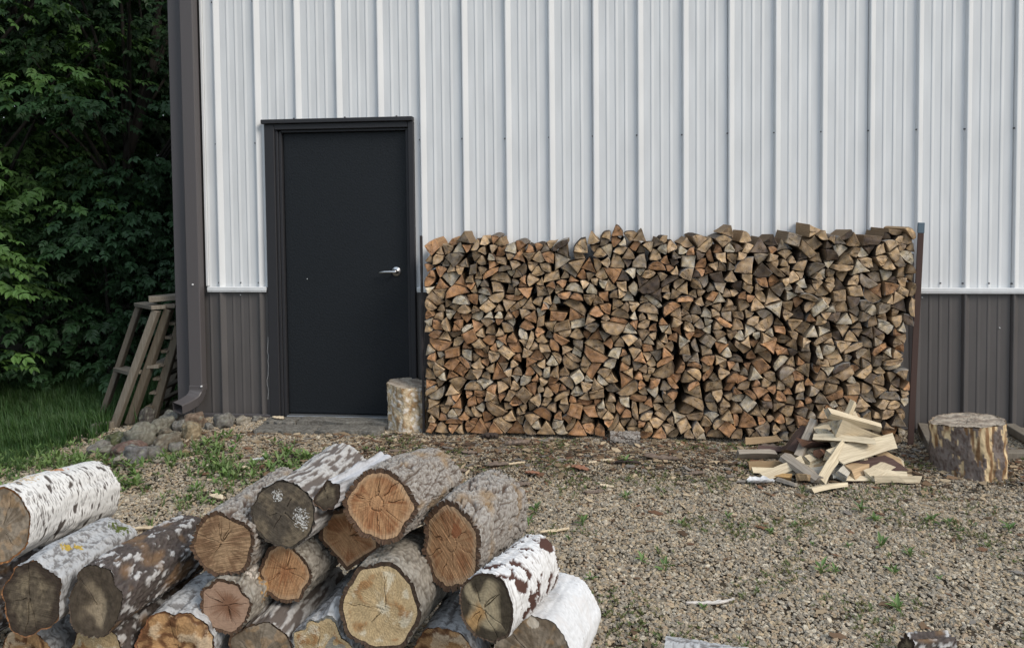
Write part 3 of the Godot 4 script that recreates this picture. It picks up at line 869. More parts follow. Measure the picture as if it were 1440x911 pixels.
func face_at(kind: String, p: Vector2, r: float, R: float, sd: float, th: float) -> Array:
	# [relief, colour] of sawn end grain; p in metres from the middle, r its length, R the radius there
	var f := r / R
	var a := nz.get_noise_3d(p.x * 14, p.y * 14, sd * 3.3)
	var b := nf.get_noise_3d(p.x * 50, p.y * 50, sd * 5.1)
	var w := nz.get_noise_3d(p.x * 40, p.y * 40, sd * 1.7)
	var ring := sin((r + 0.0025 * w + 0.005 * a) * 900.0)
	var ray := nz.get_noise_3d(cos(th) * 7, sin(th) * 7, sd + r * 3)
	var saw := nz.get_noise_2d((p.x * cos(sd) + p.y * sin(sd)) * 240, (p.x * sin(sd) - p.y * cos(sd)) * 9 + sd * 20)
	match kind:
		"orange":
			var c := Color(0.40, 0.225, 0.115).lerp(Color(0.28, 0.130, 0.062), clampf(0.30 + a * 1.0 + ray * 0.8, 0, 1))
			c = c.lerp(Color(0.45, 0.30, 0.18), smoothstep(0.80, 0.95, f) * 0.7)
			return [0.0006 * b + 0.0012 * saw, c * (0.96 + 0.08 * ring + 0.28 * b + 0.22 * saw)]
		"tan":
			var c := Color(0.33, 0.215, 0.125).lerp(Color(0.21, 0.125, 0.072), clampf(0.35 + a * 1.2 + ray * 0.7, 0, 1))
			return [0.0006 * b + 0.0014 * saw, c * (0.96 + 0.08 * ring + 0.28 * b + 0.25 * saw)]
		"pink":
			var c := Color(0.37, 0.24, 0.165).lerp(Color(0.22, 0.115, 0.070), smoothstep(0.75, 0.15, f + 0.25 * a + 0.2 * ray))
			return [0.0006 * b, c * (0.96 + 0.05 * ring + 0.16 * b + 0.10 * saw)]
		"weathered":
			var c := Color(0.088, 0.070, 0.050).lerp(Color(0.17, 0.135, 0.090), clampf(0.35 + a * 1.1 + 0.6 * b, 0, 1))
			c = c.lerp(Color(0.045, 0.034, 0.026), smoothstep(0.55, 0.95, f + 0.25 * a))
			return [0.001 * b, c * (0.97 + 0.10 * ring + 0.35 * b + 0.25 * saw)]
		"shaded_end":  # weathered end; shade painted into the colour, darker round a lighter middle
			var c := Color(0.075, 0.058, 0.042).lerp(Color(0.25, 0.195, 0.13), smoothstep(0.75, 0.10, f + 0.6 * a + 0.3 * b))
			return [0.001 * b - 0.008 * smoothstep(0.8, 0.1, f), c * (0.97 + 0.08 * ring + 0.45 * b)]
		"moldy":
			var c := Color(0.085, 0.070, 0.054).lerp(Color(0.145, 0.115, 0.080), clampf(0.35 + a * 1.1 + 0.6 * b, 0, 1))
			c = c * (0.97 + 0.10 * ring + 0.35 * b + 0.25 * saw)
			for s in [Vector3(-0.020, 0.055, 0.020), Vector3(0.062, -0.012, 0.030)]:
				var dd := Vector2(p.x - s.x, (p.y - s.y) * 0.8).length()
				if dd < s.z and nf.get_noise_3d(p.x * 170, p.y * 170, sd) > dd / s.z * 0.35 - 0.05: c = Color(0.60, 0.59, 0.56)
			return [0.001 * b, c]
		"lit_heart":  # dark weathered end, light painted onto its middle; the orange streak is wood
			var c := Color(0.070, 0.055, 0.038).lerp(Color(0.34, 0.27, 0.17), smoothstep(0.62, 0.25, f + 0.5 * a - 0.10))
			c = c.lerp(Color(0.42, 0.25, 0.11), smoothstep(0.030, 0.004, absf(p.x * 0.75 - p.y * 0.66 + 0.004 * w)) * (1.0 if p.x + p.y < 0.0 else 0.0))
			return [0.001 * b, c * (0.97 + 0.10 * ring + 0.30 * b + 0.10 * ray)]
		"grey":
			var c := Color(0.25, 0.205, 0.155).lerp(Color(0.155, 0.12, 0.085), clampf(0.4 + a * 1.2 + ray * 0.8, 0, 1))
			c = c.lerp(Color(0.36, 0.21, 0.09), smoothstep(0.12, 0.5, nz.get_noise_3d(p.x * 22, p.y * 22, sd * 8) + 0.3 * b) * 0.32)
			return [0.0012 * b, c * (0.97 + 0.07 * ring + 0.4 * b)]
		"rotten":
			var k := nf.get_noise_3d(p.x * 11, p.y * 11, sd * 2.2)
			var sp := nf.get_noise_3d(p.x * 160, p.y * 160, sd)
			var c := Color(0.40, 0.295, 0.165).lerp(Color(0.29, 0.165, 0.075), smoothstep(-0.05, 0.30, k + 0.18 * sp))
			c = c.lerp(Color(0.55, 0.49, 0.37), smoothstep(0.05, 0.40, nf.get_noise_3d(p.x * 13 + 50, p.y * 13, sd) + 0.25 * sp) * 0.75)
			c = c.lerp(Color(0.44, 0.33, 0.19), smoothstep(0.84, 0.92, f))
			return [0.0015 * sp + 0.004 * k, c * (0.95 + 0.06 * ring + 0.35 * sp + 0.15 * saw)]
		"hollow":
			var k := nf.get_noise_3d(p.x * 12, p.y * 12, sd * 2.2)
			var sp := nf.get_noise_3d(p.x * 150, p.y * 150, sd)
			var c := Color(0.36, 0.215, 0.105).lerp(Color(0.13, 0.065, 0.034), smoothstep(-0.1, 0.35, sin(f * 9 + 4 * a) * 0.35 + 0.2 * b))
			c = c.lerp(Color(0.48, 0.37, 0.25), smoothstep(0.05, 0.35, k + 0.2 * sp) * 0.8)
			return [0.0015 * sp - 0.020 * smoothstep(0.75, 0.2, f) + 0.008 * k, c * (0.95 + 0.35 * sp)]
		"block_top":
			var c := Color(0.40, 0.345, 0.28).lerp(Color(0.25, 0.205, 0.165), clampf(0.4 + a * 1.4 + b, 0, 1))
			return [0.004 * b + 0.006 * a, c * (0.97 + 0.05 * ring + 0.4 * b + 0.2 * saw)]
	return [0.0, Color.GRAY]

# a log from a (front end) to b: bark mantle, two sawn ends. o: bark, face, flat (squash), out (outline noise), thick (bark), heart (ring crack), crack, na, nl
func sawn_log(called: String, label: String, category: String, a: Vector3, b: Vector3, r: float, sd: float, o: Dictionary, group := ""):
	var L := a.distance_to(b)
	var ax := (b - a).normalized()
	var ref := Vector3.UP if absf(ax.y) < 0.8 else Vector3(0, 0, 1)
	var sx := ref.cross(-ax).normalized()          # to the right, seen from the front end
	var sy := (-ax).cross(sx).normalized()
	var base := (a + b) * 0.5 - Vector3(0, r, 0)
	if absf(ax.y) > 0.8: base = a if a.y < b.y else b
	var t := thing(called, label, category, base, group)
	var NA: int = o.get("na", 176)
	var NL: int = o.get("nl", 96)
	var thick: float = o.get("thick", 0.008)
	var outn: float = o.get("out", 0.05)
	var taper: float = o.get("taper", 0.0)
	var flat: float = o.get("flat", 1.0)
	var bump: Array = o.get("bump", [])            # [angle, along 0..1, height, width]
	rng.seed = int(sd * 31) + 2
	if group:
		for kn in 3: bump = bump + [[rng.randf() * TAU, rng.randf_range(0.15, 0.85), rng.randf_range(-0.007, 0.013), rng.randf_range(0.02, 0.05)]]
	var rad := PackedFloat32Array()
	var dirs := PackedVector2Array()
	var NF := NA * 2
	var radF := PackedFloat32Array()
	for j in NF:
		var th := TAU * j / NF
		var d := Vector2(cos(th), sin(th))
		var rr := r * (1.0 + outn * nz.get_noise_3d(d.x * 1.3, d.y * 1.3, sd * 11) * 2.0 + outn * 0.4 * nz.get_noise_3d(d.x * 5, d.y * 5, sd * 11))
		for cut in o.get("cuts", []):              # flat split sides: [angle, distance as a share of r]
			var cs := cos(th - cut[0])
			if cs > 0.05: rr = minf(rr, cut[1] * r / cs)
		radF.append(rr - thick)
		if j % 2 == 0:
			dirs.append(d)
			rad.append(rr - thick)
	var g := Geo.new()
	var kind: String = o.bark
	var tilt: Array = o.get("tilt", [0.0, 0.0, 0.0, 0.0])
	var sweep: float = o.get("sweep", 0.012 * sin(sd * 5.0) if group else 0.0)
	for k in NL + 1:
		var f := float(k) / NL
		for j in NA:
			var d := dirs[j]
			var bk := bark_at(kind, Vector3(d.x, d.y, 0), rad[j], f * L, sd)
			var rr: float = (rad[j] * (1.0 - taper * f)) * (1.0 + 0.02 * nz.get_noise_3d(d.x * 2, d.y * 2, f * 3 + sd) + 0.05 * sin(PI * f) * nz.get_noise_3d(d.x * 1.5 + 9, d.y * 1.5, f * 2.5 + sd * 3)) + thick * 0.55 + bk[0]
			for q in bump:
				var da := absf(wrapf(TAU * j / NA - q[0], -PI, PI)) * r
				var dl: float = (f - q[1]) * L
				rr += q[2] * exp(-(da * da + dl * dl) / (q[3] * q[3]))
			var y := f * L
			var edge := 0.003 * nz.get_noise_3d(d.x * 16, d.y * 16, sd * 3 + f * 2)
			if k == 0: y += edge + (d.x * tilt[0] + d.y * tilt[1]) * rad[j]
			elif k == NL: y += edge * 2.0 + (d.x * tilt[2] + d.y * tilt[3]) * rad[j]
			elif f < 0.25: y += (d.x * tilt[0] + d.y * tilt[1]) * rad[j] * (1 - f * 4)
			elif f > 0.75: y += (d.x * tilt[2] + d.y * tilt[3]) * rad[j] * (f * 4 - 3)
			var col: Color = bk[1]
			for pt in o.get("patches", []):         # [angle, along m, size, colour]: moss, lichen, torn places
				var pa := absf(wrapf(TAU * j / NA - pt[0], -PI, PI)) * r
				var pd: float = Vector2(pa, f * L - pt[1]).length() / pt[2]
				if pd < 1.0 and nf.get_noise_3d(d.x * r * 55, d.y * r * 55, f * L * 55) > pd * 0.9 - 0.55: col = pt[3] * (0.9 + 0.5 * nf.get_noise_3d(d.x * r * 200, d.y * r * 200, f * L * 200))
			var off := sx * (d.x * rr) + sy * (d.y * rr * flat) + ax * y + sy * (sweep * 4 * f * (1 - f))
			g.p(a + off - base, col)
	for k in NL:
		for j in NA:
			var j2 := (j + 1) % NA
			g.quad(k * NA + j, k * NA + j2, (k + 1) * NA + j2, (k + 1) * NA + j)
	# cut edge of the bark
	var ec: Color = o.get("edge", Color(0.12, 0.075, 0.05))
	for e in 2:
		var k0 := 0 if e == 0 else NL * NA
		var ring := g.v.size()
		for pas in 2:
			for j in NA:
				var d := dirs[j]
				var rr := (rad[j] * (1.0 - (taper if e else 0.0))) * (1.0 + 0.02 * nz.get_noise_3d(d.x * 2, d.y * 2, e * 3.0 + sd)) - 0.0005
				var y: float = (L if e else 0.0) + (d.x * tilt[e * 2] + d.y * tilt[e * 2 + 1]) * rad[j]
				if pas == 1: g.p(a + sx * d.x * rr + sy * d.y * rr * flat + ax * (y + (0.003 if e == 0 else -0.003)) - base, ec * (0.7 + 0.6 * absf(nz.get_noise_2d(j * 0.9, sd))))
				else: g.p(g.v[k0 + j] + ax * (-0.0005 if e == 0 else 0.0005), ec * (0.8 + 0.5 * nz.get_noise_2d(j * 0.7, sd * 3)))
		for j in NA:
			var j2 := (j + 1) % NA
			g.quad(ring + j, ring + NA + j, ring + NA + j2, ring + j2)
	put(t, o.get("mantle", "bark"), g.smooth(), M.log)
	# sawn ends
	for e in 2:
		if o.get("one_end", false) and e == 1: continue
		g = Geo.new()
		var NR := 36 if e == 0 else 8
		if o.has("nr"): NR = o.nr
		var cracks := []
		rng.seed = int(sd * 97) + 5 + e
		var heart: float = o.get("heart", 0.0) * r
		for c in int(o.get("crack", 7)):
			cracks.append([rng.randf() * TAU, rng.randf_range(heart, heart + 0.25 * r), rng.randf_range(0.45, 1.0) * r, rng.randf_range(0.0011, 0.0021), rng.randf() * 50])
		var pith := Vector2(rng.randf_range(-0.15, 0.15), rng.randf_range(-0.12, 0.12)) * r
		if o.has("pith"): pith = o.pith * r
		var fk: String = o.face
		for k in NR + 1:
			var f := pow(float(k) / NR, 0.9)
			for j in NF:
				var d := Vector2(cos(TAU * j / NF), sin(TAU * j / NF))
				var rr := (radF[j] * (1.0 - (taper if e else 0.0))) * (1.0 + 0.02 * nz.get_noise_3d(d.x * 2, d.y * 2, e * 3.0 + sd))
				var p := d * rr * f
				var q := p - pith * (1.0 - f)
				var rq := q.length()
				var th := q.angle()
				var fc := face_at(fk, q, rq, rr, sd + e * 4.0, th)
				var col: Color = fc[1]
				var hgt: float = fc[0]
				var wob := nz.get_noise_3d(q.x * 30, q.y * 30, sd)
				if heart > 0.0 and absf(rq - heart * (1 + 0.15 * wob)) < 0.0011:
					col = col * 0.55
					hgt -= 0.004
				for ck in cracks:
					if rq > ck[1] and rq < ck[2]:
						var dd: float = absf(wrapf(th - ck[0] - 0.09 * nz.get_noise_2d(rq * 22, ck[4]), -PI, PI)) * rq
						var wd: float = ck[3] * (1.0 - 0.7 * (rq - ck[1]) / (ck[2] - ck[1]))
						if dd < wd:
							col = col * 0.55
							hgt -= 0.006
				for pt in o.get("face_patches", []):   # [x, y, size as shares of r, colour]
					var pd: float = Vector2(p.x - pt[0] * r, p.y - pt[1] * r).length() / (pt[2] * r)
					if pd < 1.0 + 0.4 * wob: col = col.lerp(pt[3], 0.8)
				var y: float = (L if e else 0.0) + (p.x * tilt[e * 2] + p.y * tilt[e * 2 + 1])
				hgt += 0.004 if o.get("proud", false) else -0.001
				var z := -hgt if e == 0 else hgt
				g.p(a + sx * p.x + sy * p.y * flat + ax * (y + z) - base, col)
		for k in NR:
			for j in NF:
				var j2 := (j + 1) % NF
				g.quad(k * NF + j, (k + 1) * NF + j, (k + 1) * NF + j2, k * NF + j2)
		put(t, "sawn_end", g.smooth(), M.log)
	return t

func logs():
	var G := "sawn logs in the foreground pile"
	var c := "log"
	var rust := Color(0.20, 0.095, 0.05)
	sawn_log("sawn_log", "log with a dark mouldy end and streaky white bark, atop the pile", c, Vector3(1.780, 0.565, 3.083), Vector3(1.816, 0.547, 2.644), 0.108, 1, {"bark": "streaked", "face": "moldy", "crack": 4, "edge": Color(0.06, 0.05, 0.04), "thick": 0.006, "out": 0.03}, G)
	sawn_log("grey_branch", "thin bare grey split branch lying on top between two larger logs", c, Vector3(1.924, 0.636, 3.083), Vector3(1.963, 0.581, 2.629), 0.050, 2, {"bark": "silver", "face": "weathered", "crack": 2, "thick": 0.004, "out": 0.08, "cuts": [[2.5, 0.55]], "na": 96, "nl": 70, "nr": 14}, G)
	sawn_log("sawn_log", "log with a round orange end and a heart ring, top centre of the pile", c, Vector3(2.092, 0.602, 3.075), Vector3(2.163, 0.544, 2.686), 0.120, 3, {"na": 256, "nl": 130, "bark": "furrowed", "face": "orange", "crack": 11, "heart": 0.22, "pith": Vector2(-0.12, 0.05), "thick": 0.012, "flat": 0.90, "tilt": [0.0, 0.0, 0.1, 0.1]}, G)
	sawn_log("sawn_log", "tilted log with an oval orange-brown end and deeply furrowed grey bark", c, Vector3(2.310, 0.464, 3.039), Vector3(2.411, 0.428, 2.633), 0.112, 4, {"na": 256, "nl": 130, "bark": "furrowed", "face": "orange", "crack": 11, "heart": 0.20, "pith": Vector2(0.0, 0.08), "thick": 0.011, "flat": 1.13, "tilt": [-0.35, 0.10, -0.15, 0.0], "face_patches": [[0.15, 0.38, 0.16, Color(0.28, 0.10, 0.045)]]}, G)
	sawn_log("sawn_log", "log with a brown oval end marked by saw lines, left of the mouldy-ended log", c, Vector3(1.579, 0.463, 3.088), Vector3(1.622, 0.463, 2.670), 0.110, 5, {"bark": "furrowed", "face": "tan", "crack": 7, "thick": 0.009, "flat": 0.88, "pith": Vector2(-0.05, 0.05)}, G)
	sawn_log("sawn_log", "small round orange log end directly beneath the mouldy-ended log", c, Vector3(1.757, 0.351, 3.032), Vector3(1.805, 0.351, 2.615), 0.088, 6, {"bark": "plated", "face": "orange", "crack": 6, "thick": 0.007, "out": 0.06, "pith": Vector2(0.05, 0.15)}, G)
	sawn_log("sawn_log", "shaded orange split log end in the gap below the top centre log", c, Vector3(1.950, 0.432, 2.953), Vector3(1.998, 0.428, 2.536), 0.104, 7, {"bark": "furrowed", "face": "orange", "crack": 6, "thick": 0.006, "cuts": [[-2.35, 0.72], [-0.95, 0.70]]}, G)
	sawn_log("sawn_log", "small log with a dusky pink end and a white bark strip", c, Vector3(1.594, 0.275, 3.112), Vector3(1.641, 0.276, 2.715), 0.088, 8, {"bark": "plated", "face": "pink", "crack": 9, "thick": 0.006, "out": 0.06, "patches": [[1.15, 0.10, 0.055, Color(0.62, 0.56, 0.50)], [0.2, 0.12, 0.06, Color(0.40, 0.24, 0.10)]]}, G)
	sawn_log("sawn_log", "large log with a rotten pale yellow mottled end, low in the middle", c, Vector3(2.111, 0.320, 3.155), Vector3(2.151, 0.259, 2.742), 0.127, 9, {"bark": "plated", "face": "rotten", "crack": 3, "thick": 0.011, "edge": Color(0.08, 0.055, 0.04), "out": 0.03}, G)
	sawn_log("sawn_log", "log with a dark end and peeling white birch bark on brown", c, Vector3(2.461, 0.420, 3.311), Vector3(2.567, 0.361, 2.909), 0.088, 10, {"bark": "peeling", "face": "lit_heart", "crack": 8, "thick": 0.006, "out": 0.03, "flat": 1.05, "tilt": [-0.15, 0.0, -0.2, 0.0], "edge": Color(0.10, 0.07, 0.05)}, G)
	sawn_log("sawn_log", "white papery birch log with a knotted grey end, lowest at the pile's right", c, Vector3(2.573, 0.184, 3.151), Vector3(2.650, 0.129, 2.763), 0.130, 11, {"bark": "paper", "face": "grey", "crack": 4, "thick": 0.004, "out": 0.03, "face_patches": [[0.0, 0.80, 0.13, Color(0.62, 0.56, 0.47)]], "edge": Color(0.4, 0.36, 0.32)}, G)
	sawn_log("sawn_log", "log with a brown decayed end ringed by white bark at the bottom edge", c, Vector3(2.296, 0.131, 3.095), Vector3(2.345, 0.131, 2.678), 0.106, 12, {"bark": "old_birch", "face": "hollow", "crack": 2, "thick": 0.007, "edge": rust}, G)
	sawn_log("birch_log", "thick white birch log with dark dashes, topmost at the far left", c, Vector3(0.772, 0.483, 3.056), Vector3(0.789, 0.420, 2.600), 0.130, 13, {"nl": 190, "bark": "birch", "face": "grey", "crack": 4, "thick": 0.013, "edge": Color(0.26, 0.12, 0.05), "out": 0.03, "patches": [[1.75, 0.10, 0.075, Color(0.50, 0.40, 0.28)], [1.60, 0.26, 0.045, Color(0.42, 0.20, 0.10)]]}, G)
	sawn_log("birch_log", "greyish birch log with yellow lichen and a dark end", c, Vector3(1.055, 0.356, 3.267), Vector3(1.014, 0.312, 2.821), 0.102, 14, {"flat": 1.06, "bark": "old_birch", "face": "weathered", "crack": 5, "thick": 0.007, "edge": Color(0.22, 0.11, 0.055), "tilt": [-0.10, 0.1, 0.0, 0.0], "patches": [[1.35, 0.14, 0.030, Color(0.42, 0.29, 0.06)], [1.10, 0.17, 0.022, Color(0.42, 0.29, 0.06)], [0.95, 0.40, 0.045, Color(0.09, 0.11, 0.03)]]}, G)
	sawn_log("sawn_log", "dark log with white patches and a hollowed end in painted shade, left in the pile", c, Vector3(1.270, 0.357, 3.277), Vector3(1.297, 0.314, 2.780), 0.099, 15, {"flat": 1.05, "bark": "dark", "face": "shaded_end", "crack": 2, "thick": 0.005, "edge": Color(0.08, 0.06, 0.045), "tilt": [-0.14, 0.1, 0.0, 0.0], "sweep": 0.01, "pith": Vector2(0.15, -0.2)}, G)
	sawn_log("sawn_log", "tan log end showing in the picture's lower left corner", c, Vector3(0.964, 0.107, 3.179), Vector3(1.013, 0.105, 2.762), 0.104, 16, {"bark": "old_birch", "face": "hollow", "crack": 2, "thick": 0.006, "edge": rust}, G)
	sawn_log("sawn_log", "pale tan log end at the bottom edge below the dark log", c, Vector3(1.200, 0.114, 3.170), Vector3(1.249, 0.115, 2.753), 0.108, 17, {"bark": "dark", "face": "rotten", "crack": 3, "thick": 0.006}, G)
	sawn_log("sawn_log", "rotten hollow log with a brown jagged end and white bark, lower left", c, Vector3(1.430, 0.143, 3.147), Vector3(1.480, 0.143, 2.730), 0.122, 18, {"bark": "old_birch", "face": "hollow", "crack": 3, "thick": 0.010, "edge": rust, "out": 0.10, "tilt": [0.3, 0.1, 0, 0]}, G)
	sawn_log("sawn_log", "log with a weathered grey end at the bottom, under the pink-ended one", c, Vector3(1.710, 0.114, 3.106), Vector3(1.752, 0.114, 2.688), 0.113, 19, {"bark": "streaked", "face": "grey", "crack": 7, "thick": 0.006}, G)
	sawn_log("forked_log", "smooth grey forked log with a broken branch stub, beside the rotten-ended log", c, Vector3(1.911, 0.167, 3.131), Vector3(1.953, 0.166, 2.713), 0.102, 20, {"bark": "old_birch", "face": "rotten", "crack": 3, "thick": 0.010, "edge": Color(0.26, 0.25, 0.22), "out": 0.09, "bump": [[1.25, 0.10, 0.055, 0.030]], "face_patches": [[0.5, -0.2, 0.5, Color(0.20, 0.20, 0.18)]]}, G)
	sawn_log("sawn_log", "shadowed log peeking out at the left edge under the white birch", c, Vector3(0.659, 0.187, 3.062), Vector3(0.709, 0.186, 2.645), 0.113, 21, {"bark": "dark", "face": "weathered", "crack": 3, "thick": 0.006}, G)
	sawn_log("birch_log", "white birch log cut off by the bottom edge, out on the gravel", c, Vector3(2.99, 0.052, 2.86), Vector3(3.26, 0.050, 2.90), 0.050, 22, {"bark": "old_birch", "face": "tan", "thick": 0.004, "na": 80, "nl": 60, "nr": 8})
	sawn_log("dark_chunk", "charred-looking dark wood chunk at the bottom edge on the right", "wood chunk", Vector3(3.80, 0.042, 2.74), Vector3(3.95, 0.036, 2.70), 0.042, 23, {"bark": "dark", "face": "weathered", "thick": 0.004, "na": 60, "nl": 40, "nr": 8, "out": 0.2})
	# stumps
	sawn_log("chopping_block", "wide chopping block stump with patchy peeled bark, right of the kindling", "stump", Vector3(4.880, 0.285, 0.77), Vector3(4.895, -0.02, 0.76), 0.192, 24, {"bark": "block", "face": "block_top", "crack": 8, "thick": 0.006, "out": 0.05, "tilt": [0.06, -0.10, 0, 0], "na": 200, "nl": 70, "edge": Color(0.28, 0.22, 0.16), "one_end": true})
	sawn_log("stump", "barkless cream stump standing between the door and the firewood stack", "stump", Vector3(1.462, 0.315, 0.19), Vector3(1.468, -0.02, 0.19), 0.148, 25, {"bark": "bare", "face": "block_top", "crack": 5, "thick": 0.004, "out": 0.05, "tilt": [-0.12, 0.0, 0, 0], "na": 150, "nl": 80, "bump": [[3.3, 0.52, 0.030, 0.035]], "edge": Color(0.3, 0.25, 0.19), "one_end": true})

# ---------------------------------------------------------------- split firewood
func outline(kind: int) -> Array:
	# [corner points, true where the edge that starts there is bark]; about the log's own middle, metres
	var pts := []
	var brk := []
	var r := rng.randf_range(0.052, 0.108)
	match kind:
		0, 1, 2:      # wedge
			var a := rng.randf_range(0.75, 1.75)
			var cutoff := 0.0 if rng.randf() < 0.6 else rng.randf_range(0.1, 0.35)
			if kind == 2: r *= 1.15
			if cutoff > 0: pts.append(Vector2(cos(0), sin(0)) * r * cutoff); brk.append(false)
			else: pts.append(Vector2.ZERO); brk.append(false)
			for k in 5:
				var t := a * k / 4.0
				pts.append(Vector2(cos(t), sin(t)) * r * (1.0 + rng.randf_range(-0.04, 0.04))); brk.append(k < 4)
			if cutoff > 0: pts.append(Vector2(cos(a), sin(a)) * r * cutoff * rng.randf_range(0.6, 1.3)); brk.append(false)
		3:            # half round
			r *= 0.78
			for k in 7:
				var t := PI * k / 6.0
				pts.append(Vector2(cos(t), sin(t) * rng.randf_range(0.75, 1.0)) * r); brk.append(k < 6)
		4, 5:         # block split on four sides
			var w := rng.randf_range(0.034, 0.062)
			var h := rng.randf_range(0.027, 0.046)
			for s in [[-1, -1], [1, -1], [1, 1], [-1, 1]]:
				pts.append(Vector2(s[0] * w * rng.randf_range(0.6, 1.15), s[1] * h * rng.randf_range(0.6, 1.15))); brk.append(false)
		6:            # slab
			var w := rng.randf_range(0.042, 0.070)
			pts = [Vector2(-w, -0.010), Vector2(w * rng.randf_range(0.7, 1), -0.014), Vector2(w, 0.008), Vector2(w * 0.4, 0.022), Vector2(-w * 0.4, 0.024), Vector2(-w * 0.9, 0.012)]
			brk = [false, false, true, true, true, false]
		7:            # small three-cornered
			r *= 0.66
			for k in 3: pts.append(Vector2(cos(k * 2.1 + rng.randf_range(-0.4, 0.4)), sin(k * 2.1 + rng.randf_range(-0.4, 0.4))) * r); brk.append(false)
	# a middle point with a little wander on every long split edge
	var p2 := []
	var b2 := []
	var mid := Vector2.ZERO
	for p in pts: mid += p
	mid /= pts.size()
	for k in pts.size():
		var p: Vector2 = pts[k]
		var q: Vector2 = pts[(k + 1) % pts.size()]
		p2.append(p - mid); b2.append(brk[k])
		if not brk[k] and p.distance_to(q) > 0.045:
			var n := (q - p).orthogonal().normalized()
			p2.append(p.lerp(q, rng.randf_range(0.35, 0.65)) + n * rng.randf_range(-0.005, 0.005) - mid); b2.append(false)
	return [p2, b2]

func wood_tone(x: float, y: float) -> Array:
	# [colour, word]; the left of the stack is fresher and redder, the right and the top greyer
	var t := rng.randf() + 0.16 * clampf((x - 3.1) / 1.5, -1, 1) + 0.10 * clampf((y - 0.8) / 0.6, -1, 1)
	var v := rng.randf_range(0.62, 1.28)
	if rng.randf() < 0.12: return [Color(0.68, 0.575, 0.43) * rng.randf_range(0.85, 1.1), "pale"]
	if t < 0.27: return [Color(0.56, 0.315, 0.170) * v, "orange"]
	if t < 0.62: return [Color(0.60, 0.425, 0.262) * v, "tan"]
	if t < 0.86: return [Color(0.46, 0.325, 0.205) * v, "brown"]
	if t < 0.97: return [Color(0.34, 0.27, 0.20) * v, "grey"]
	return [Color(0.16, 0.12, 0.092) * v, "dark"]

func add_split(gf: Geo, gs: Geo, pts: Array, brk: Array, X: Transform3D, L: float, tone: Color, side: Color, bark: Color, pith: Vector2):
	# front end in gf (sawn grain), sides and back in gs; the log runs from z = 0 back to z = -L
	var n := pts.size()
	var lift := rng.randf_range(-0.008, 0.008)
	var tx := rng.randfn(0, 0.13)
	var ty := rng.randfn(0, 0.13)
	var stain := Vector2.from_angle(rng.randf() * TAU)
	var lean := Color(0.62, 0.58, 0.54) if rng.randf() < 0.45 else Color(1.12, 1.12, 1.1)
	var c0 := gf.v.size()
	gf.p(X * Vector3(0, 0, lift * 0.7), tone * rng.randf_range(0.9, 1.08), (Vector2.ZERO - pith) / 0.36 + Vector2(0.5, 0.5))
	for ring in 2:
		for k in n:
			var f := 0.86 if ring == 0 else 0.985
			var p: Vector2 = pts[k] * f
			var col := tone * rng.randf_range(0.74, 1.20)
			if ring == 0: col = col.lerp(tone * lean, clampf(0.5 + p.dot(stain) * 12.0, 0, 1))
			if ring == 1 and (brk[k] or brk[(k + n - 1) % n]): col = bark
			var z := p.x * tx + p.y * ty + rng.randf_range(-0.0035, 0.0035) + (-0.003 if ring == 1 else 0.0)
			gf.p(X * Vector3(p.x, p.y, z), col, (p - pith) / 0.36 + Vector2(0.5, 0.5))
	for k in n:
		var k2 := (k + 1) % n
		gf.tri(c0, c0 + 1 + k2, c0 + 1 + k)
		gf.quad(c0 + 1 + k, c0 + 1 + k2, c0 + 1 + n + k2, c0 + 1 + n + k)
	var along := 0.0
	for k in n:
		var k2 := (k + 1) % n
		var p: Vector2 = pts[k]
		var q: Vector2 = pts[k2]
		var col := bark if brk[k] else side * rng.randf_range(0.8, 1.1)
		var w := p.distance_to(q)
		var zp := p.x * tx + p.y * ty - 0.0055
		var zq := q.x * tx + q.y * ty - 0.0055
		var a := gs.p(X * Vector3(p.x, p.y, zp), col, Vector2(along * 6, 0)); var b := gs.p(X * Vector3(q.x, q.y, zq), col, Vector2((along + w) * 6, 0))
		var d := gs.p(X * Vector3(q.x * 0.97, q.y * 0.97, -L), col, Vector2((along + w) * 6, L * 2.4)); var e := gs.p(X * Vector3(p.x * 0.97, p.y * 0.97, -L), col, Vector2(along * 6, L * 2.4))
		gs.quad(a, b, d, e)
		# worn edge between end and side
		var f0 := gs.p(gf.v[c0 + 1 + n + k], col, Vector2(along * 6, 0)); var f1 := gs.p(gf.v[c0 + 1 + n + k2], col, Vector2((along + w) * 6, 0))
		gs.quad(f0, f1, b, a)
		along += w
		var ce := gs.p(X * Vector3(0, 0, -L), side, Vector2(0.3, 0.3))
		gs.tri(ce, e, d)

func ordinal(k: int) -> String:
	var one := ["first", "second", "third", "fourth", "fifth", "sixth", "seventh", "eighth", "ninth", "tenth", "eleventh", "twelfth", "thirteenth", "fourteenth", "fifteenth", "sixteenth", "seventeenth", "eighteenth", "nineteenth"]
	if k < 19: return one[k]
	var tens := ["twent", "thirt", "fort", "fift", "sixt", "sevent"]
	var n := k + 1
	var t: String = tens[n / 10 - 2]
	return t + "ieth" if n % 10 == 0 else t + "y " + one[n % 10 - 1]

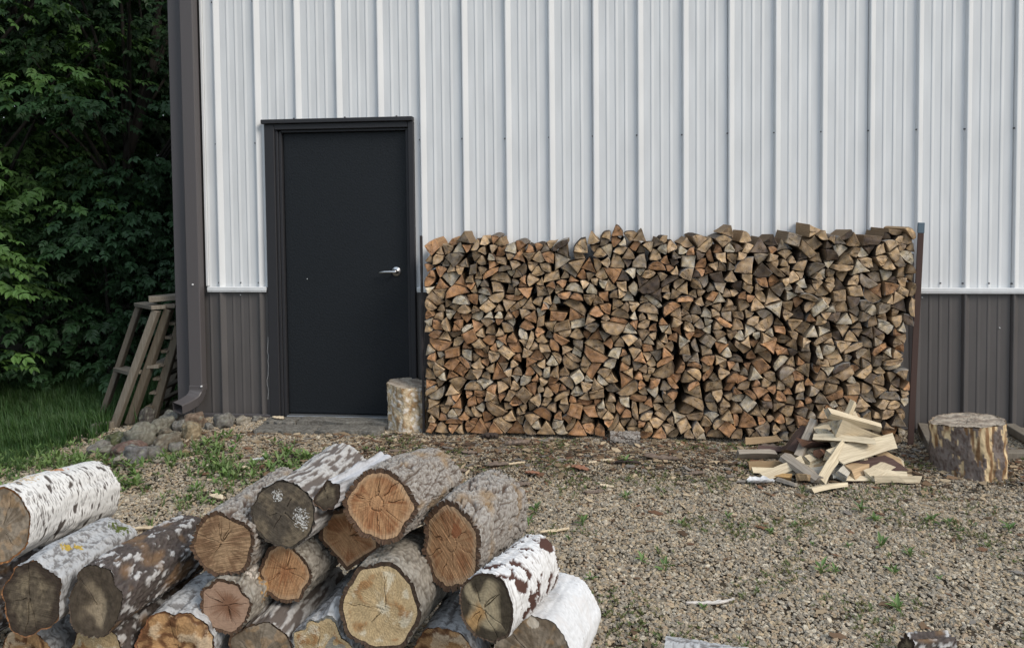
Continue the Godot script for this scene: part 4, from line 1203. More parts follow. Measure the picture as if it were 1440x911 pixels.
func firewood_stack():
	rng.seed = 1234
	var X0 := 1.625
	var X1 := 4.765
	var CW := 0.004
	var N := int((X1 - X0) / CW)
	var sky := PackedFloat32Array()
	sky.resize(N)
	for k in N: sky[k] = 0.022 + 0.006 * nz.get_noise_1d(k * 0.05)
	# a stock of outlines, each at several turns, with its under and upper edge per column
	var stock := []
	var kinds := [0, 6, 1, 7, 2, 3, 4, 5, 0, 6, 7, 0, 2, 3, 3, 1]
	for k in 70:
		var o := outline(kinds[k % kinds.size()])
		for turn in 8:
			var a := TAU * turn / 8.0 + rng.randf_range(-0.3, 0.3)
			var pts := []
			var x0 := 9.0
			var x1 := -9.0
			for p in o[0]:
				var q: Vector2 = p.rotated(a)
				pts.append(q)
				x0 = minf(x0, q.x); x1 = maxf(x1, q.x)
			var m := int(ceil((x1 - x0) / CW))
			var lo := PackedFloat32Array()
			var hi := PackedFloat32Array()
			var area := 0.0
			for j in m:
				var x := x0 + (j + 0.5) * CW
				var l := 9.0
				var h := -9.0
				for i in pts.size():
					var p: Vector2 = pts[i]
					var q: Vector2 = pts[(i + 1) % pts.size()]
					if (p.x <= x) != (q.x <= x):
						var y := lerpf(p.y, q.y, (x - p.x) / (q.x - p.x))
						l = minf(l, y); h = maxf(h, y)
				if l > h: l = 0.0; h = 0.0
				lo.append(l); hi.append(h)
				area += (h - l) * CW
			var bt := 9.0
			var tp := -9.0
			for q in pts: bt = minf(bt, q.y); tp = maxf(tp, q.y)
			stock.append({"top": tp, "bot": bt, "pts": pts, "brk": o[1], "x0": x0, "m": m, "lo": lo, "hi": hi, "area": area, "pith": Vector2.ZERO, "kind": kinds[k % kinds.size()]})
	var placed := []
	var fails := 0
	while placed.size() < 1300 and fails < 40:
		# look where the stack is lowest against its intended top
		var best := 1e9
		var pick := []
		for attempt in 260:
			var s: Dictionary = stock[rng.randi() % stock.size()]
			var c := rng.randi_range(0, N - s.m - 1)
			if attempt % 2 == 0:
				for more in 4:
					var c2 := rng.randi_range(0, N - s.m - 1)
					if sky[c2 + s.m / 2] < sky[c + s.m / 2]: c = c2
			var y := -9.0
			var lo: PackedFloat32Array = s.lo
			for j in range(0, s.m):
				var v := sky[c + j] - lo[j]
				if v > y: y = v
			if X0 + (c + s.m) * CW > 4.705 + 0.045 * y: continue
			var waste := 0.0
			var up := 0.0
			var hi: PackedFloat32Array = s.hi
			for j in range(0, s.m):
				waste += minf(y + lo[j] - sky[c + j], 0.030)
				up += y + hi[j]
			up /= s.m
			# narrow slots left open beside the piece
			for way in [-1, 1]:
				var e: int = c - 1 if way < 0 else c + s.m
				var run := 0
				while run < 14 and e >= 0 and e < N and sky[e] < y + 0.012:
					run += 1
					e += way
				if run < 14: waste += run * 0.020
			var tall: float = (s.top - s.bot) / (s.m * CW)
			var score: float = up + 0.035 * maxf(0.0, tall - 0.75) + 2.6 * waste * CW / sqrt(s.area) - 0.9 * sqrt(s.area)
			if score < best:
				best = score
				pick = [s, c, y, up]
		var s: Dictionary = pick[0]
		var c: int = pick[1]
		var xm: float = X0 + (c + s.m * 0.5) * CW
		var top := 1.335 + 0.045 * nz.get_noise_1d(xm * 2.3) + 0.03 * clampf((xm - 1.9) / 2.0, 0, 1)
		if pick[3] > top:
			fails += 1
			for j in range(0, s.m): sky[c + j] = maxf(sky[c + j], pick[2] + s.lo[j] * 0.0 + 0.012)
			continue
		var gap := 0.0015
		for j in range(0, s.m): sky[c + j] = pick[2] + s.hi[j] + gap
		placed.append({"s": s, "x": X0 + c * CW - s.x0, "y": pick[2] + gap * 0.5})
	# the 300 that show largest are things; the small rest is one heap
	placed.sort_custom(func(a, b): return a.s.area > b.s.area)
	print("firewood pieces: ", placed.size())
	var shapes := ["wedge", "wedge", "broad wedge", "half round", "blocky", "blocky", "thin slab", "small triangular"]
	# rows of about a log's height, and the place in the row counted from the door stake
	for p in placed: p.row = int(p.y / 0.092)
	for p in placed:
		p.nth = 0
		for q in placed:
			if q.row == p.row and q.x < p.x: p.nth += 1
	var rest_f := Geo.new()
	var rest_s := Geo.new()
	for k in placed.size():
		var p: Dictionary = placed[k]
		var s: Dictionary = p.s
		var tn := wood_tone(p.x, p.y)
		var tone: Color = tn[0]
		var side := Color(0.30, 0.215, 0.13).lerp(tone, 0.4) * 0.9
		var bark: Color = [Color(0.10, 0.07, 0.05), Color(0.16, 0.135, 0.115), Color(0.065, 0.048, 0.038), Color(0.33, 0.31, 0.29)][[0, 1, 2, 0, 2, 3][rng.randi() % 6]]
		var zf: float = 0.375 + rng.randfn(0, 0.017) + 0.014 * nz.get_noise_2d(p.x * 5, p.y * 5) - 0.010 * p.y
		var L := rng.randf_range(0.315, 0.345)
		# where the tree's middle was: the sharp corner of a wedge, or somewhere outside
		var far := 0.0
		var pith := Vector2.ZERO
		for q in s.pts:
			if q.length() > far and s.kind < 3: far = q.length(); pith = q
		if s.kind >= 3: pith = Vector2(rng.randf_range(-0.07, 0.07), rng.randf_range(-0.07, 0.07))
		var bas := rot(Vector3.UP, rng.randfn(0, 0.02)) * rot(Vector3.RIGHT, rng.randfn(0, 0.015))
		if k < 300:
			var gf := Geo.new()
			var gs := Geo.new()
			add_split(gf, gs, s.pts, s.brk, Transform3D(bas, Vector3.ZERO), L, tone, side, bark, pith)
			var m := gf.flat(null, M["end_grain_%d" % (k % 3)])
			gs.flat(m, M.split_wood)
			var o := MeshInstance3D.new()
			o.name = numbered("split_log")
			o.mesh = m
			o.position = Vector3(p.x, p.y, zf)
			add_child(o)
			tag(o, "%s %s log end in the stack, %s row up, %s from the door" % [tn[1], shapes[s.kind], ordinal(p.row), ordinal(p.nth)], "firewood", "split logs in the stack")
		else:
			add_split(rest_f, rest_s, s.pts, s.brk, Transform3D(bas, Vector3(p.x, p.y, zf)), L, tone, side, bark, pith)
	var m2 := rest_f.flat(null, M.end_grain_1)
	rest_s.flat(m2, M.split_wood)
	var o2 := put(self, "small_firewood", m2)
	tag(o2, "smaller split pieces filling the firewood stack against the shed wall", "firewood", "", "stuff")

func stack_posts():
	# iron stakes that hold the stack's ends
	var g := Geo.new()
	var t := thing("iron_stake", "thin dark iron stake at the stack's door end", "stake", Vector3(1.600, 0, 0.33))
	g.box(Vector3(-0.008, -0.15, -0.004), Vector3(0.008, 1.345, 0.004), Color.WHITE, 0.001)
	g.box(Vector3(-0.005, -0.15, -0.034), Vector3(0.003, 1.340, -0.0045), Color.WHITE, 0.001)
	put(t, "angle_bar", g.flat(), M.dark_iron)
	t = thing("iron_stake", "rusty iron stake with a blue-painted tip, leaning at the stack's right end", "stake", Vector3(4.706, 0, 0.36))
	t.rotation = Vector3(0.0, 0.0, -0.036)
	g = Geo.new()
	g.box(Vector3(0.004, -0.15, -0.004), Vector3(0.040, 1.37, 0.004), Color.WHITE, 0.001)
	g.box(Vector3(0.036, -0.15, -0.040), Vector3(0.0435, 1.37, -0.0045), Color.WHITE, 0.001)
	put(t, "angle_bar", g.flat(), M.rust_iron)
	g = Geo.new()
	g.box(Vector3(0.002, 1.345, -0.006), Vector3(0.042, 1.410, 0.006), Color.WHITE, 0.002)
	put(t, "painted_tip", g.flat(), M.blue_paint)
	t = thing("iron_stake", "dark iron stake behind the leaning one at the stack's right end", "stake", Vector3(4.835, 0, 0.12))
	t.rotation = Vector3(0.0, 0.0, 0.02)
	g = Geo.new()
	g.box(Vector3(-0.018, -0.15, -0.004), Vector3(0.018, 1.20, 0.004), Color.WHITE, 0.001)
	put(t, "flat_bar", g.flat(), M.dark_iron)

func stick_mesh(a: Vector3, b: Vector3, th: float, tone: Color, bark: Color, barked: int) -> ArrayMesh:
	# a hand-split stick from a to b (about a): three to five sides, uneven along its length, torn ends
	var gf := Geo.new()
	var gs := Geo.new()
	var L := a.distance_to(b)
	var d := (b - a).normalized()
	var x := Vector3.UP.cross(d).normalized()
	var bas := Basis(x, d.cross(x), d) * rot(Vector3(0, 0, 1), rng.randf_range(-0.5, 0.5))
	var n := rng.randi_range(3, 5)
	var pts := []
	var ph := rng.randf() * TAU
	for k in n:
		var t := ph + TAU * k / n + rng.randf_range(-0.35, 0.35)
		pts.append(Vector2(cos(t) * rng.randf_range(0.75, 1.1), sin(t) * rng.randf_range(0.42, 0.75)) * th * 0.80)
	var S := 6
	var bow := rng.randf_range(-0.007, 0.007)
	var twist := rng.randf_range(-0.25, 0.25)
	var slant := Vector2(rng.randf_range(-0.5, 0.5), rng.randf_range(-0.5, 0.5))
	# bark stays on the side that lies lowest
	if barked >= 0:
		var low := 9.0
		for k in n:
			var mid2: Vector2 = (pts[k] + pts[(k + 1) % n]) * 0.5
			var yy := (bas * Vector3(mid2.x, mid2.y, 0)).y
			if yy < low: low = yy; barked = k
	var ringv := []
	for q in S + 1:
		var f := float(q) / S
		var row := []
		for k in n:
			var p: Vector2 = pts[k].rotated(twist * f) * (1.0 + rng.randf_range(-0.10, 0.10) - 0.12 * f)
			var z := f * L
			if q == 0: z += p.dot(slant) * 0.6
			if q == S: z -= p.dot(slant) + rng.randf_range(0, 0.012)
			row.append(bas * Vector3(p.x, p.y + bow * 4 * f * (1 - f), z))
		ringv.append(row)
	for k in n:
		var k2 := (k + 1) % n
		var side := bark * rng.randf_range(0.85, 1.2) if k == barked or barked == -2 else tone * rng.randf_range(0.84, 1.08)
		var w: float = pts[k].distance_to(pts[k2])
		for q in S:
			var u0 := k * 0.37
			var u1 := u0 + w * 5.0
			var i0 := gs.p(ringv[q][k], side, Vector2(u0, L * q / S * 1.6)); var i1 := gs.p(ringv[q][k2], side, Vector2(u1, L * q / S * 1.6))
			var i2 := gs.p(ringv[q + 1][k2], side, Vector2(u1, L * (q + 1) / S * 1.6)); var i3 := gs.p(ringv[q + 1][k], side, Vector2(u0, L * (q + 1) / S * 1.6))
			gs.quad(i0, i1, i2, i3)
	for e in [0, S]:
		var mid := Vector3.ZERO
		for v in ringv[e]: mid += v / n
		var c := gf.p(mid, tone * 0.93, Vector2(0.5, 0.5))
		var at := gf.v.size()
		for k in n: gf.p(ringv[e][k], tone * rng.randf_range(0.85, 1.0), Vector2(0.5, 0.5) + pts[k] / 0.36)
		for k in n: gf.tri(c, at + k, at + (k + 1) % n)
	var m := gf.flat(null, M.end_grain_2)
	gs.flat(m, M.split_wood)
	return m

func kindling():
	rng.seed = 777
	var rows := [[4.071,0.148,0.620, 4.327,0.234,0.550, 0.072,"p"],[4.153,0.232,0.800, 4.378,0.147,0.720, 0.103,"p"],[4.106,0.100,0.920, 4.448,0.133,0.780, 0.092,"p"],[3.939,0.064,0.800, 4.068,0.186,0.600, 0.051,"g"],[3.910,0.054,0.720, 4.026,0.128,0.600, 0.075,"d"],[3.855,0.072,0.880, 3.957,0.024,1.100, 0.049,"g"],[3.618,0.028,0.720, 3.820,0.028,0.700, 0.056,"g"],[3.657,0.025,0.860, 3.873,0.025,0.840, 0.050,"t"],[3.665,0.020,0.920, 3.882,0.020,0.900, 0.040,"p"],[3.774,0.020,0.980, 3.917,0.020,0.920, 0.040,"p"],[3.967,0.047,0.860, 4.155,0.030,0.660, 0.061,"p"],[3.957,0.028,0.900, 4.144,0.028,0.700, 0.056,"p"],[3.959,0.027,0.980, 4.168,0.027,0.920, 0.054,"w"],[4.163,0.044,0.960, 4.447,0.044,0.860, 0.087,"d"],[4.339,0.087,0.800, 4.489,0.033,0.840, 0.066,"t"],[4.294,0.028,0.980, 4.455,0.025,1.000, 0.050,"p"],[4.284,0.023,1.040, 4.511,0.023,1.020, 0.045,"p"],[4.125,0.018,1.060, 4.325,0.018,1.020, 0.036,"p"],[4.159,0.030,1.000, 4.346,0.030,0.840, 0.060,"t"],[3.982,0.132,0.800, 4.170,0.064,0.580, 0.066,"b"],[4.161,0.128,0.800, 4.326,0.088,0.660, 0.056,"p"],[3.873,0.028,1.060, 3.927,0.028,1.100, 0.057,"t"],[3.766,0.011,1.050, 3.829,0.011,1.150, 0.022,"g"],[4.043,0.080,0.840, 4.183,0.023,0.620, 0.047,"b"],[4.246,0.082,0.880, 4.419,0.028,0.720, 0.056,"p"],[4.132,0.045,0.900, 4.283,0.030,0.720, 0.060,"p"],[3.738,0.018,1.000, 3.833,0.018,1.040, 0.035,"o"],[3.825,0.018,0.840, 3.935,0.021,0.720, 0.037,"o"],[4.104,0.166,0.720, 4.192,0.076,0.560, 0.062,"p"],[4.010,0.023,0.920, 4.136,0.023,0.700, 0.046,"t"],[3.763,0.021,0.600, 3.939,0.021,0.600, 0.043,"d"],[3.712,0.022,0.440, 3.913,0.029,0.400, 0.044,"t"],[4.333,0.088,0.700, 4.469,0.034,0.600, 0.068,"p"],[3.953,0.073,0.680, 4.125,0.034,0.500, 0.067,"b"],[4.227,0.069,0.780, 4.421,0.031,0.560, 0.062,"p"],[4.397,0.026,0.860, 4.508,0.026,0.800, 0.052,"p"],[4.236,0.031,0.880, 4.434,0.031,0.700, 0.061,"p"],[4.013,0.036,0.760, 4.154,0.031,0.550, 0.062,"p"],[4.059,0.020,1.020, 4.154,0.020,0.980, 0.040,"w"],[3.873,0.025,0.840, 3.999,0.025,0.740, 0.051,"p"], [3.98,0.03,1.08, 4.16,0.15,0.86, 0.050,"p"], [4.06,0.155,0.78, 4.31,0.175,0.88, 0.052,"p"], [4.10,0.035,1.05, 4.20,0.045,0.88, 0.055,"w"], [4.16,0.265,0.66, 4.44,0.190,0.62, 0.050,"p"], [3.90,0.018,1.24, 4.08,0.018,1.18, 0.034,"p"], [4.22,0.10,0.58, 4.30,0.33,0.60, 0.046,"p"], [3.70,0.022,1.02, 3.92,0.070,0.90, 0.044,"p"], [4.26,0.028,1.03, 4.40,0.035,0.90, 0.052,"p"]]
	var labels := ["pale split stick slanting up at the very top of the kindling heap", "thick cream split stick sloping down right, second from the heap's top", "biggest pale split stick lying across the heap's front", "grey stick leaning upright against the heap's left flank", "dark bark-covered stick behind the upright grey one", "grey plank sloping steeply down to the gravel, left of the heap's middle", "grey chunk lying farthest left beside the heap", "tan-topped stick lying flat on the heap's left side", "thin pale stick in front of the tan-topped one on the left", "short thin pale stick at the heap's lower left", "pale squared stick with its end facing out, left of centre", "pale stick end under another, left of centre low in the heap", "whitish split stick along the heap's front foot", "dark purple-brown bark stick lying across the front right", "tan rounded stick sloping down at the heap's right", "cream stick lying low at the heap's right front", "long cream stick reaching farthest right on the gravel", "thin pale sliver lying foremost under the heap's right", "tan stick end just below the dark bark stick", "brown stick end under the topmost pale stick", "pale stick end under the thick cream stick", "short tan block standing foremost left of centre", "thin grey twig lying foremost on the gravel", "small red-brown stick in the heap's middle", "pale stick below the biggest pale stick, right", "pale stick below the biggest pale stick, left", "splintered orange-pale piece at the heap's lower left", "splintered orange piece on top of the left side", "pale stick steeply wedged under the top sticks", "tan stick low in the heap's middle", "dark flat bark strip lying behind the heap's left", "tan stick lying alone behind the heap by the stack", "pale stick on the heap's shaded right back", "brown stick on the heap's shaded left back", "pale stick filling the heap's middle back", "pale short stick at the heap's far right foot", "pale stick under the heap's right half", "pale stick under the heap's left half", "whitish chip at the foot of the heap's front", "pale stick between the left sticks and the heap", "cream stick propped against the heap's front, pointing down left", "cream stick lying crosswise over the heap's middle", "short cream stick end poking out low at the front", "long pale stick on the heap's crest, sloping to the right", "pale stick lying a step in front of the heap", "cream stick standing steeply at the heap's back", "pale stick at the heap's left front, pointing outward", "cream stick half under the dark bark stick"]
	var tones := {"p": Color(0.72, 0.62, 0.45), "w": Color(0.58, 0.54, 0.46), "t": Color(0.46, 0.33, 0.20), "g": Color(0.40, 0.355, 0.30), "d": Color(0.085, 0.060, 0.055), "b": Color(0.22, 0.12, 0.08), "o": Color(0.52, 0.33, 0.15)}
	for k in rows.size():
		var r: Array = rows[k]
		var a := Vector3(r[0], r[1], r[2])
		var b := Vector3(r[3], r[4], r[5])
		a.y += gh(a.x, a.z) + 0.008
		b.y += gh(b.x, b.z) + 0.008
		var th: float = r[6] * 1.12
		var tone: Color = tones[r[7]] * rng.randf_range(0.92, 1.08)
		var bark := Color(0.11, 0.075, 0.065) if r[7] != "w" else Color(0.5, 0.48, 0.44)
		if r[7] == "d": tone = Color(0.36, 0.25, 0.15)
		var grow := (b - a) * 0.08
		var m := stick_mesh(a - grow, b + grow, th, tone, bark, -2 if r[7] == "d" else 0)
		a -= grow
		var o := put(self, "kindling_stick", m, null, a)
		tag(o, labels[k], "kindling", "kindling sticks in the heap")

# ---------------------------------------------------------------- small things
func rocks():
	var rows := [[-0.348,0.098,0.152,0.082,"grey"],[-0.251,0.382,0.190,0.112,"olive"],[-0.243,0.659,0.204,0.140,"olive"],[-0.122,0.370,0.111,0.078,"grey"],[-0.067,0.280,0.167,0.095,"rust"],[0.142,0.260,0.153,0.099,"grey"],[0.246,0.190,0.099,0.061,"pale"],[0.053,0.535,0.139,0.101,"tan"],[0.014,0.758,0.161,0.104,"brown"],[-0.157,0.489,0.098,0.060,"brown"],[-0.169,0.895,0.196,0.083,"red"],[-0.027,1.051,0.139,0.100,"blue"],[-0.448,0.768,0.146,0.081,"grey"],[-0.328,0.865,0.116,0.068,"olive"],[-0.083,1.093,0.099,0.055,"pale"],[0.018,0.944,0.126,0.076,"grey"],[-0.347,0.977,0.083,0.052,"tan"],[0.090,0.793,0.082,0.056,"grey"],[0.072,0.343,0.060,0.049,"grey"],[0.330,0.130,0.077,0.039,"grey"],[-0.438,0.603,0.160,0.072,"moss"],[-0.506,0.138,0.106,0.141,"dark"],[-0.024,0.600,0.075,0.059,"brown"],[0.116,1.046,0.074,0.034,"pale"]]
	var tones := {"grey": Color(0.235, 0.225, 0.21), "olive": Color(0.225, 0.215, 0.18), "rust": Color(0.25, 0.185, 0.14), "pale": Color(0.40, 0.36, 0.30), "tan": Color(0.36, 0.29, 0.19), "brown": Color(0.215, 0.185, 0.145), "red": Color(0.20, 0.135, 0.115), "blue": Color(0.20, 0.195, 0.20), "moss": Color(0.12, 0.13, 0.065), "dark": Color(0.10, 0.092, 0.085)}
	var labels := ["grey rock tight against the shed's corner trim", "broad olive-grey rock behind the big boulder, under the corner", "biggest boulder, olive-grey and rounded, in the corner rock pile", "angular grey rock below the downspout's mouth", "flat rust-coloured rock under the downspout's mouth", "rounded grey rock against the lower wall, right of the downspout", "small pale rock by the wall, between grey rock and doorstep", "tan upright rock at the rock pile's right front", "brown rounded rock at the foot of the rock pile, right of the boulder", "small brown rock beside the boulder's top", "flat reddish rock below the big boulder", "bluish-grey rock lying lowest in the pile, in the weeds", "grey rock at the rock pile's left end", "olive rock between the grey one and the reddish one", "small pale rock half hidden in weeds, lowest left of the blue-grey one", "grey rock right of the bluish one in the weeds", "small tan stone lying alone left in the grass", "small grey stone at the right foot of the brown rock", "very small grey stone between rust rock and wall rock", "small flat grey stone beside the doorstep's left end", "low mossy rock left of the big boulder", "dark tall rock under the leaning pallets", "small brown stone wedged behind the tan rock", "small pale flat stone in the weeds, right of the pile"]
	for k in rows.size():
		var r: Array = rows[k]
		var g := Geo.new()
		var c: Color = tones[r[4]]
		var n := 16
		for j in n + 1:
			for i in n * 2:
				var ph := PI * j / n
				var th := TAU * i / (n * 2)
				var d := Vector3(sin(ph) * cos(th), cos(ph), sin(ph) * sin(th))
				var e := Vector3(signf(d.x) * pow(absf(d.x), 0.8), signf(d.y) * pow(absf(d.y), 0.8), signf(d.z) * pow(absf(d.z), 0.8))
				var s := 1.0 + 0.30 * nz.get_noise_3d(d.x * 0.9 + k * 9, d.y * 0.9, d.z * 0.9) + 0.07 * nz.get_noise_3d(d.x * 3 + k * 9, d.y * 3, d.z * 3)
				var col := c * (0.95 + 0.4 * nf.get_noise_3d(d.x * 4 + k * 5, d.y * 4, d.z * 4))
				if nz.get_noise_3d(d.x * 3 + k * 4, d.y * 3, d.z * 3 + 60) > 0.42: col = col.lerp(Color(0.33, 0.34, 0.28), 0.6)
				g.p(Vector3(e.x * r[2] * 0.51, e.y * r[3] * 0.60, e.z * r[2] * 0.42) * s, col)
		for j in n:
			for i in n * 2:
				var i2 := (i + 1) % (n * 2)
				g.quad(j * n * 2 + i, (j + 1) * n * 2 + i, (j + 1) * n * 2 + i2, j * n * 2 + i2)
		var o := put(self, "rock", g.smooth(), M.stone, Vector3(r[0], gh(r[0], r[1]) + r[3] * 0.40, r[1]))
		o.rotation.y = k * 1.7
		tag(o, labels[k], "rock", "rocks piled at the shed's corner")

func slabs():
	# flat paving stones before the door
	var rows := [[0.43, 0.66, 0.13, 0.26, 0.045, "small flat grey paving stone at the doorstep's left back"], [0.675, 1.34, 0.12, 0.255, 0.050, "long flat grey paving stone right under the door"], [0.44, 0.86, 0.275, 0.43, 0.035, "flat grey paving stone at the doorstep's left front"], [0.875, 1.32, 0.27, 0.415, 0.038, "flat grey paving stone at the doorstep's right front"]]
	for k in rows.size():
		var r: Array = rows[k]
		var g := Geo.new()
		var nx := 14
		var nn := 8
		for side in 2:
			for j in nn + 1:
				for i in nx + 1:
					var fx := float(i) / nx
					var fz := float(j) / nn
					var ex := 0.018 * nz.get_noise_2d(fz * 3 + k * 7, fx * 2)
					var x := lerpf(r[0] + ex, r[1] + ex, fx)
					var z := lerpf(r[2], r[3] + 0.03 * nz.get_noise_2d(fx * 3, k * 9.0), fz)
					var edge := 0.006 if (i == 0 or i == nx or j == 0 or j == nn) else 0.0
					var y: float = r[4] - edge + 0.004 * nf.get_noise_2d(x * 20, z * 20) if side == 0 else -0.04
					g.p(Vector3(x, y, z), Color(0.235, 0.225, 0.205) * (1 + 0.35 * nf.get_noise_2d(x * 14, z * 14)))
		var w := nx + 1
		for side in 2:
			for j in nn:
				for i in nx:
					var a := side * w * (nn + 1) + j * w + i
					g.quad(a, a + 1, a + w + 1, a + w)
		var off := w * (nn + 1)
		for i in nx:
			g.quad(i, i + 1, off + i + 1, off + i)
			g.quad(nn * w + i, off + nn * w + i, off + nn * w + i + 1, nn * w + i + 1)
		for j in nn:
			g.quad(j * w, off + j * w, off + (j + 1) * w, (j + 1) * w)
			g.quad(j * w + nx, (j + 1) * w + nx, off + (j + 1) * w + nx, off + j * w + nx)
		var o := put(self, "paving_stone", g.flat(), M.stone)
		tag(o, r[5], "paving stone", "paving stones before the door")

func chips():
	rng.seed = 55
	var rows := [[2.26,0.58,0.159,"bark","thick ridged grey bark piece lying before the stack"],[2.82,1.25,0.081,"pale","pale oval wood chip on the mossy gravel"],[2.75,1.32,0.104,"bark","brown bark piece beside the pale oval chip"],[2.57,1.85,0.143,"stick","pale sliver of wood right of the log pile"],[3.20,2.42,0.193,"stickg","grey-white stick lying on open gravel near the bottom"],[0.71,0.95,0.095,"white","white curl of birch bark in the weeds before the door"],[0.70,1.11,0.065,"pale","small pale chip in the weeds by the birch curl"],[2.82,0.81,0.076,"pale","small pale chip before the stack's middle"],[2.74,0.88,0.053,"pale","tiny pale chip left of another before the stack"],[2.95,0.86,0.150,"dark","dark bark strip before the stack's middle"],[2.67,1.00,0.112,"red","reddish bark piece before the stack's middle"],[2.07,0.44,0.110,"dark","dark bark lump against the stack's foot"],[0.77,1.58,0.110,"pale","pale curled bark shaving behind the log pile"],[0.62,1.98,0.159,"stick","pale stick beside the left birch logs"],[2.35,1.25,0.107,"bark","brown bark flake behind the furrowed log"],[2.29,0.94,0.114,"stick","thin pale splinter before the stack's left half"],[3.15,0.76,0.199,"bark","long brown bark strip before the stack's middle"],[2.19,0.99,0.130,"bark","brown bark strip before the stack's left half"],[1.53,0.74,0.112,"bark","brown bark flake in front of the cream stump"],[1.96,1.10,0.128,"bark","brown bark flake behind the top centre log"],[3.85,0.50,0.126,"bark","brown bark flake behind the kindling heap"],[2.40,1.07,0.085,"red","small reddish bark flake before the stack's left half"],[3.33,0.99,0.095,"bark","brown bark flake left of the kindling heap"],[1.98,0.74,0.101,"bark","brown bark flake before the stack's left end"],[3.66,1.10,0.15,"white","white birch bark curl at the kindling heap's left front"],[0.52,0.20,0.10,"pale","pale wood chip lying on the left paving stone"]]
	var tones := {"bark": Color(0.19, 0.145, 0.115), "pale": Color(0.60, 0.50, 0.36), "stick": Color(0.58, 0.47, 0.32), "stickg": Color(0.50, 0.46, 0.42), "white": Color(0.55, 0.55, 0.55), "dark": Color(0.055, 0.042, 0.036), "red": Color(0.27, 0.135, 0.085)}
	for k in rows.size():
		var r: Array = rows[k]
		var L: float = r[2]
		var stick: bool = r[3].begins_with("stick")
		var W := 0.020 if stick else L * rng.randf_range(0.34, 0.5)
		var H := 0.012 if stick else (0.030 if k == 0 or k == 11 else 0.012)
		var g := Geo.new()
		var nx := 18
		var nc := 10
		for i in nx + 1:
			var f := float(i) / nx
			var taper := sqrt(clampf(sin(PI * clampf(f * 0.94 + 0.03, 0, 1)), 0.02, 1.0)) * (1 + 0.5 * nz.get_noise_2d(f * 4, k * 5.0))
			for j in nc:
				var a := TAU * j / nc
				var y := sin(a) * H * 0.5 + 0.18 * H * nz.get_noise_3d(f * 12, cos(a) * 4, k * 3.0)
				if k == 0 and sin(a) > 0: y += 0.006 * sin(cos(a) * 9)
				y += (0.6 if r[3] == "white" or k == 12 else 0.25) * W * cos(a) * cos(a) * taper * 0.5 + 0.08 * L * sin(PI * f) * nz.get_noise_1d(k * 9.0)
				g.p(Vector3((f - 0.5) * L + 0.1 * W * nz.get_noise_2d(a, k), maxf(y, -H), cos(a) * W * 0.5 * taper), tones[r[3]] * (0.95 + 0.5 * nf.get_noise_3d(f * 4, cos(a) * 3, k * 5.0)))
		for i in nx:
			for j in nc:
				var j2 := (j + 1) % nc
				g.quad(i * nc + j, i * nc + j2, (i + 1) * nc + j2, (i + 1) * nc + j)
		var y0 := gh(r[0], r[1]) + H * 0.5 + 0.012
		if k == 25: y0 = 0.054
		var o := put(self, "wood_chip", g.flat(), M.flake, Vector3(r[0], y0, r[1]))
		o.rotation.y = rng.randf_range(-0.6, 0.6) + (0.25 if k == 4 else 0.0)
		tag(o, r[4], "wood chip", "chips and bark pieces on the ground")
	sawn_log("bark_slab", "short ridged grey log piece lying under the stack's front", "firewood", Vector3(2.85, 0.035, 0.44), Vector3(3.04, 0.033, 0.43), 0.036, 61, {"bark": "furrowed", "face": "grey", "thick": 0.004, "na": 80, "nl": 50, "nr": 8})

